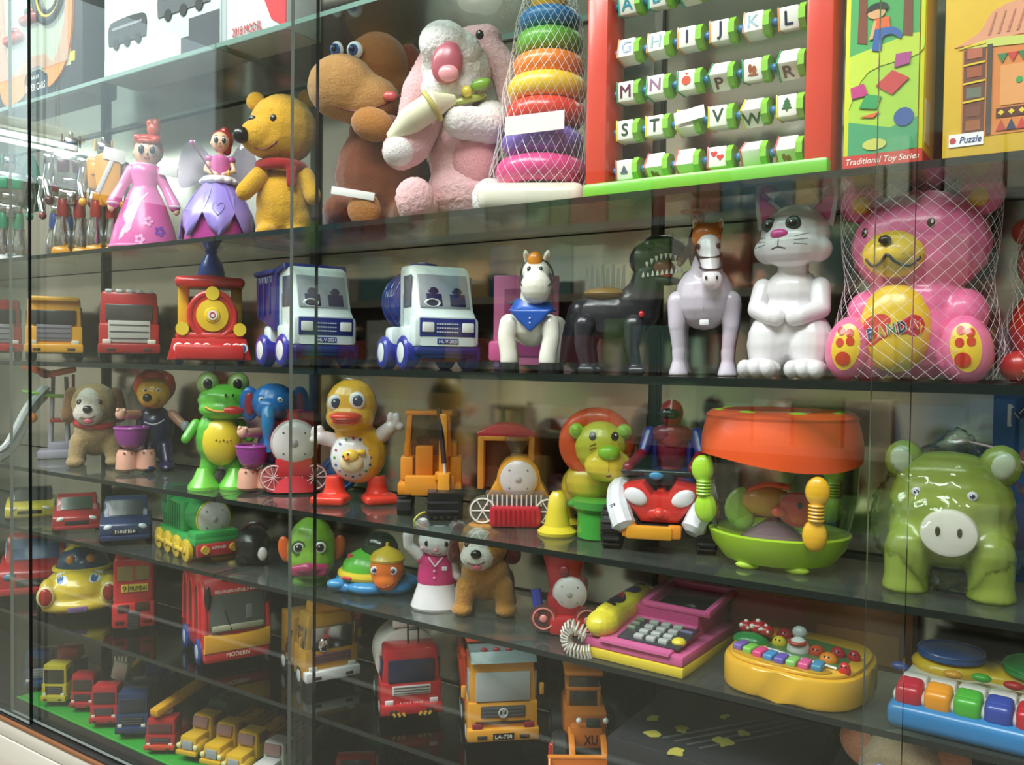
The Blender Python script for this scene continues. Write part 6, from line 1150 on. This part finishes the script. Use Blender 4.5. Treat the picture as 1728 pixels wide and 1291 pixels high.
tr_('second red little truck in front of the blue little truck', g(-2.235, .105), 38, 1.6e-3, .9, 50, 70, 36, '#ae2832', win='#34262a', grille='#2a1c20', gr=(.7, .2, .3), win_z=.68, win_h=.32, cargo='flat', ccol='#2c4a8c', clen=60, **small)
tr_('dark blue little truck standing on the green mat', g(-2.115, .11), 40, 1.56e-3, .92, 56, 78, 40, '#23375c', win='#1c2434', grille='#1a2030', gr=(.74, .2, .3), win_z=.68, win_h=.34, cargo='box', ccol='#1f3052', clen=60, ch=58, **small)
thing('toy_digger', 'little blue toy digger with yellow arm and white scoop', 'toy truck', g(-2.20, .215), 30, 1.6e-3, .92)
P('body', '#2a4a9c', B(0, 0, 40, 56, 70, 36, 5), B(0, 10, 70, 40, 40, 26, 5)); P('arm', '#c8a42c', K((16, -10, 84), (-6, -30, 106), 7, 6), K((-6, -30, 106), (-34, -40, 84), 6, 5)); P('scoop', '#d4d2cc', B(-46, -44, 82, 30, 24, 34, 5, rot=(0, 14, 0)), label='white scoop'); P('scoop_tooth', '#dcdad4', *[B(-56+7*k, -46, 102, 4, 10, 10, 1) for k in range(4)])
for s in (-1, 1):
    for y in (-22, 22): wheel(s*24, y, 18, 18, 12, 'rubber', '#c8a42c', s)
tr_('red little crane truck with a long yellow ladder', g(-1.98, .115), 34, 1.5e-3, .94, 54, 58, 38, '#a8262c', win='#5a3034', grille='#3a2826', gr=(.7, .18, .3), win_z=.7, win_h=.3, cargo='flat', ccol='#8a2226', clen=80, bumper='#c84a2c', **small)
P('ladder', '#cf9a28', B(18, 0, 80, 20, 140, 14, 4, rot=(8, 0, -24)), label='long yellow ladder'); P('turntable', '#c8ccd0', E(0, -28, 62, 12, 12, 6))
def jeep(label, x, y, face, col, load, u=1.42e-3, canopy=None, w=46):
    thing('toy_pickup', label, 'toy truck', g(x, y), face, u, .96, 'little toy trucks on the bottom shelf')
    P('hood', col, B(0, -58, 34, w*.8, 44, 22, 5)); P('cab', col, B(0, -24, 46, w, 40, 46, 5, top=.88)); P('windscreen', '#8a6a68', B(0, -45, 58, w*.74, 4, 18, 2, rot=(-10, 0, 0)))
    for s in (-1, 1):
        P('fender', col, E(s*w*.4, -62, 24, w*.16, 22, 12)); P('side_window', '#7a5c5a', B(s*w*.46, -24, 58, 2, 24, 16, 2)); P('headlight', '#dcd8a0', E(s*w*.4, -82, 28, 5, 3, 5))
        for yy in (-58, 34): wheel(s*w*.42, yy, 13, 13, 9, 'rubber', '#c8b040', s)
    P('grille', '#9aa0a4', B(0, -81, 30, w*.5, 3, 16, 3)); P('bumper', col, B(0, -82, 17, w, 8, 8, 2)); P('chassis', '#2a2a2c', B(0, 0, 16, w*.6, 150, 8, 2)); P('bed', load, B(0, 40, 34, w*1.04, 84, 20, 3), *[B(s*w*.5, 40, 48, 3, 84, 14, 1) for s in (-1, 1)])
    if canopy: P('canopy', canopy, X([(-w*.55, 40), (w*.55, 40), (w*.55, 66), (w*.4, 80), (-w*.4, 80), (-w*.55, 66)], 2, 82, 3)); P('canopy_rib', canopy, *[B(0, 8+17*k, 80, w*.8, 3, 3, .8) for k in range(5)])
    else: P('load', load, E(0, 30, 50, w*.3, 20, 8), E(-4, 60, 50, w*.26, 14, 7))
jeep('yellow little pickup with a dark green canopy', -1.865, .165, 14, '#cfa62c', '#2c4a34', canopy='#234a36'); jeep('yellow little pickup between the green canopied one and its twin', -1.775, .168, 14, '#d4a828', '#c8902a'); jeep('yellow little pickup beside the white little pickup', -1.69, .165, 14, '#d6ac2a', '#b8802a'); jeep('white little pickup on the bottom shelf', -1.595, .165, 14, '#c2c4c0', '#4a4a48')
toy_car('red toy car lying low below the chrome bumpered truck', g(-1.40, .20), 40, 1.35e-3, .97, 80, 60, 120, '#a01e26', cab='#a82028', group='bottom shelf cars')
toy_car('amber toy car below the red tanker truck', g(-1.24, .20), 40, 1.25e-3, .97, 70, 56, 110, '#c0902c', group='bottom shelf cars')
tr_('blue little truck at the edge of the picture on the bottom shelf', g(-2.64, .12), 50, 1.72e-3, .88, 44, 70, 36, '#24406a', cargo='box', ccol='#1f2c4a', clen=50, **small)
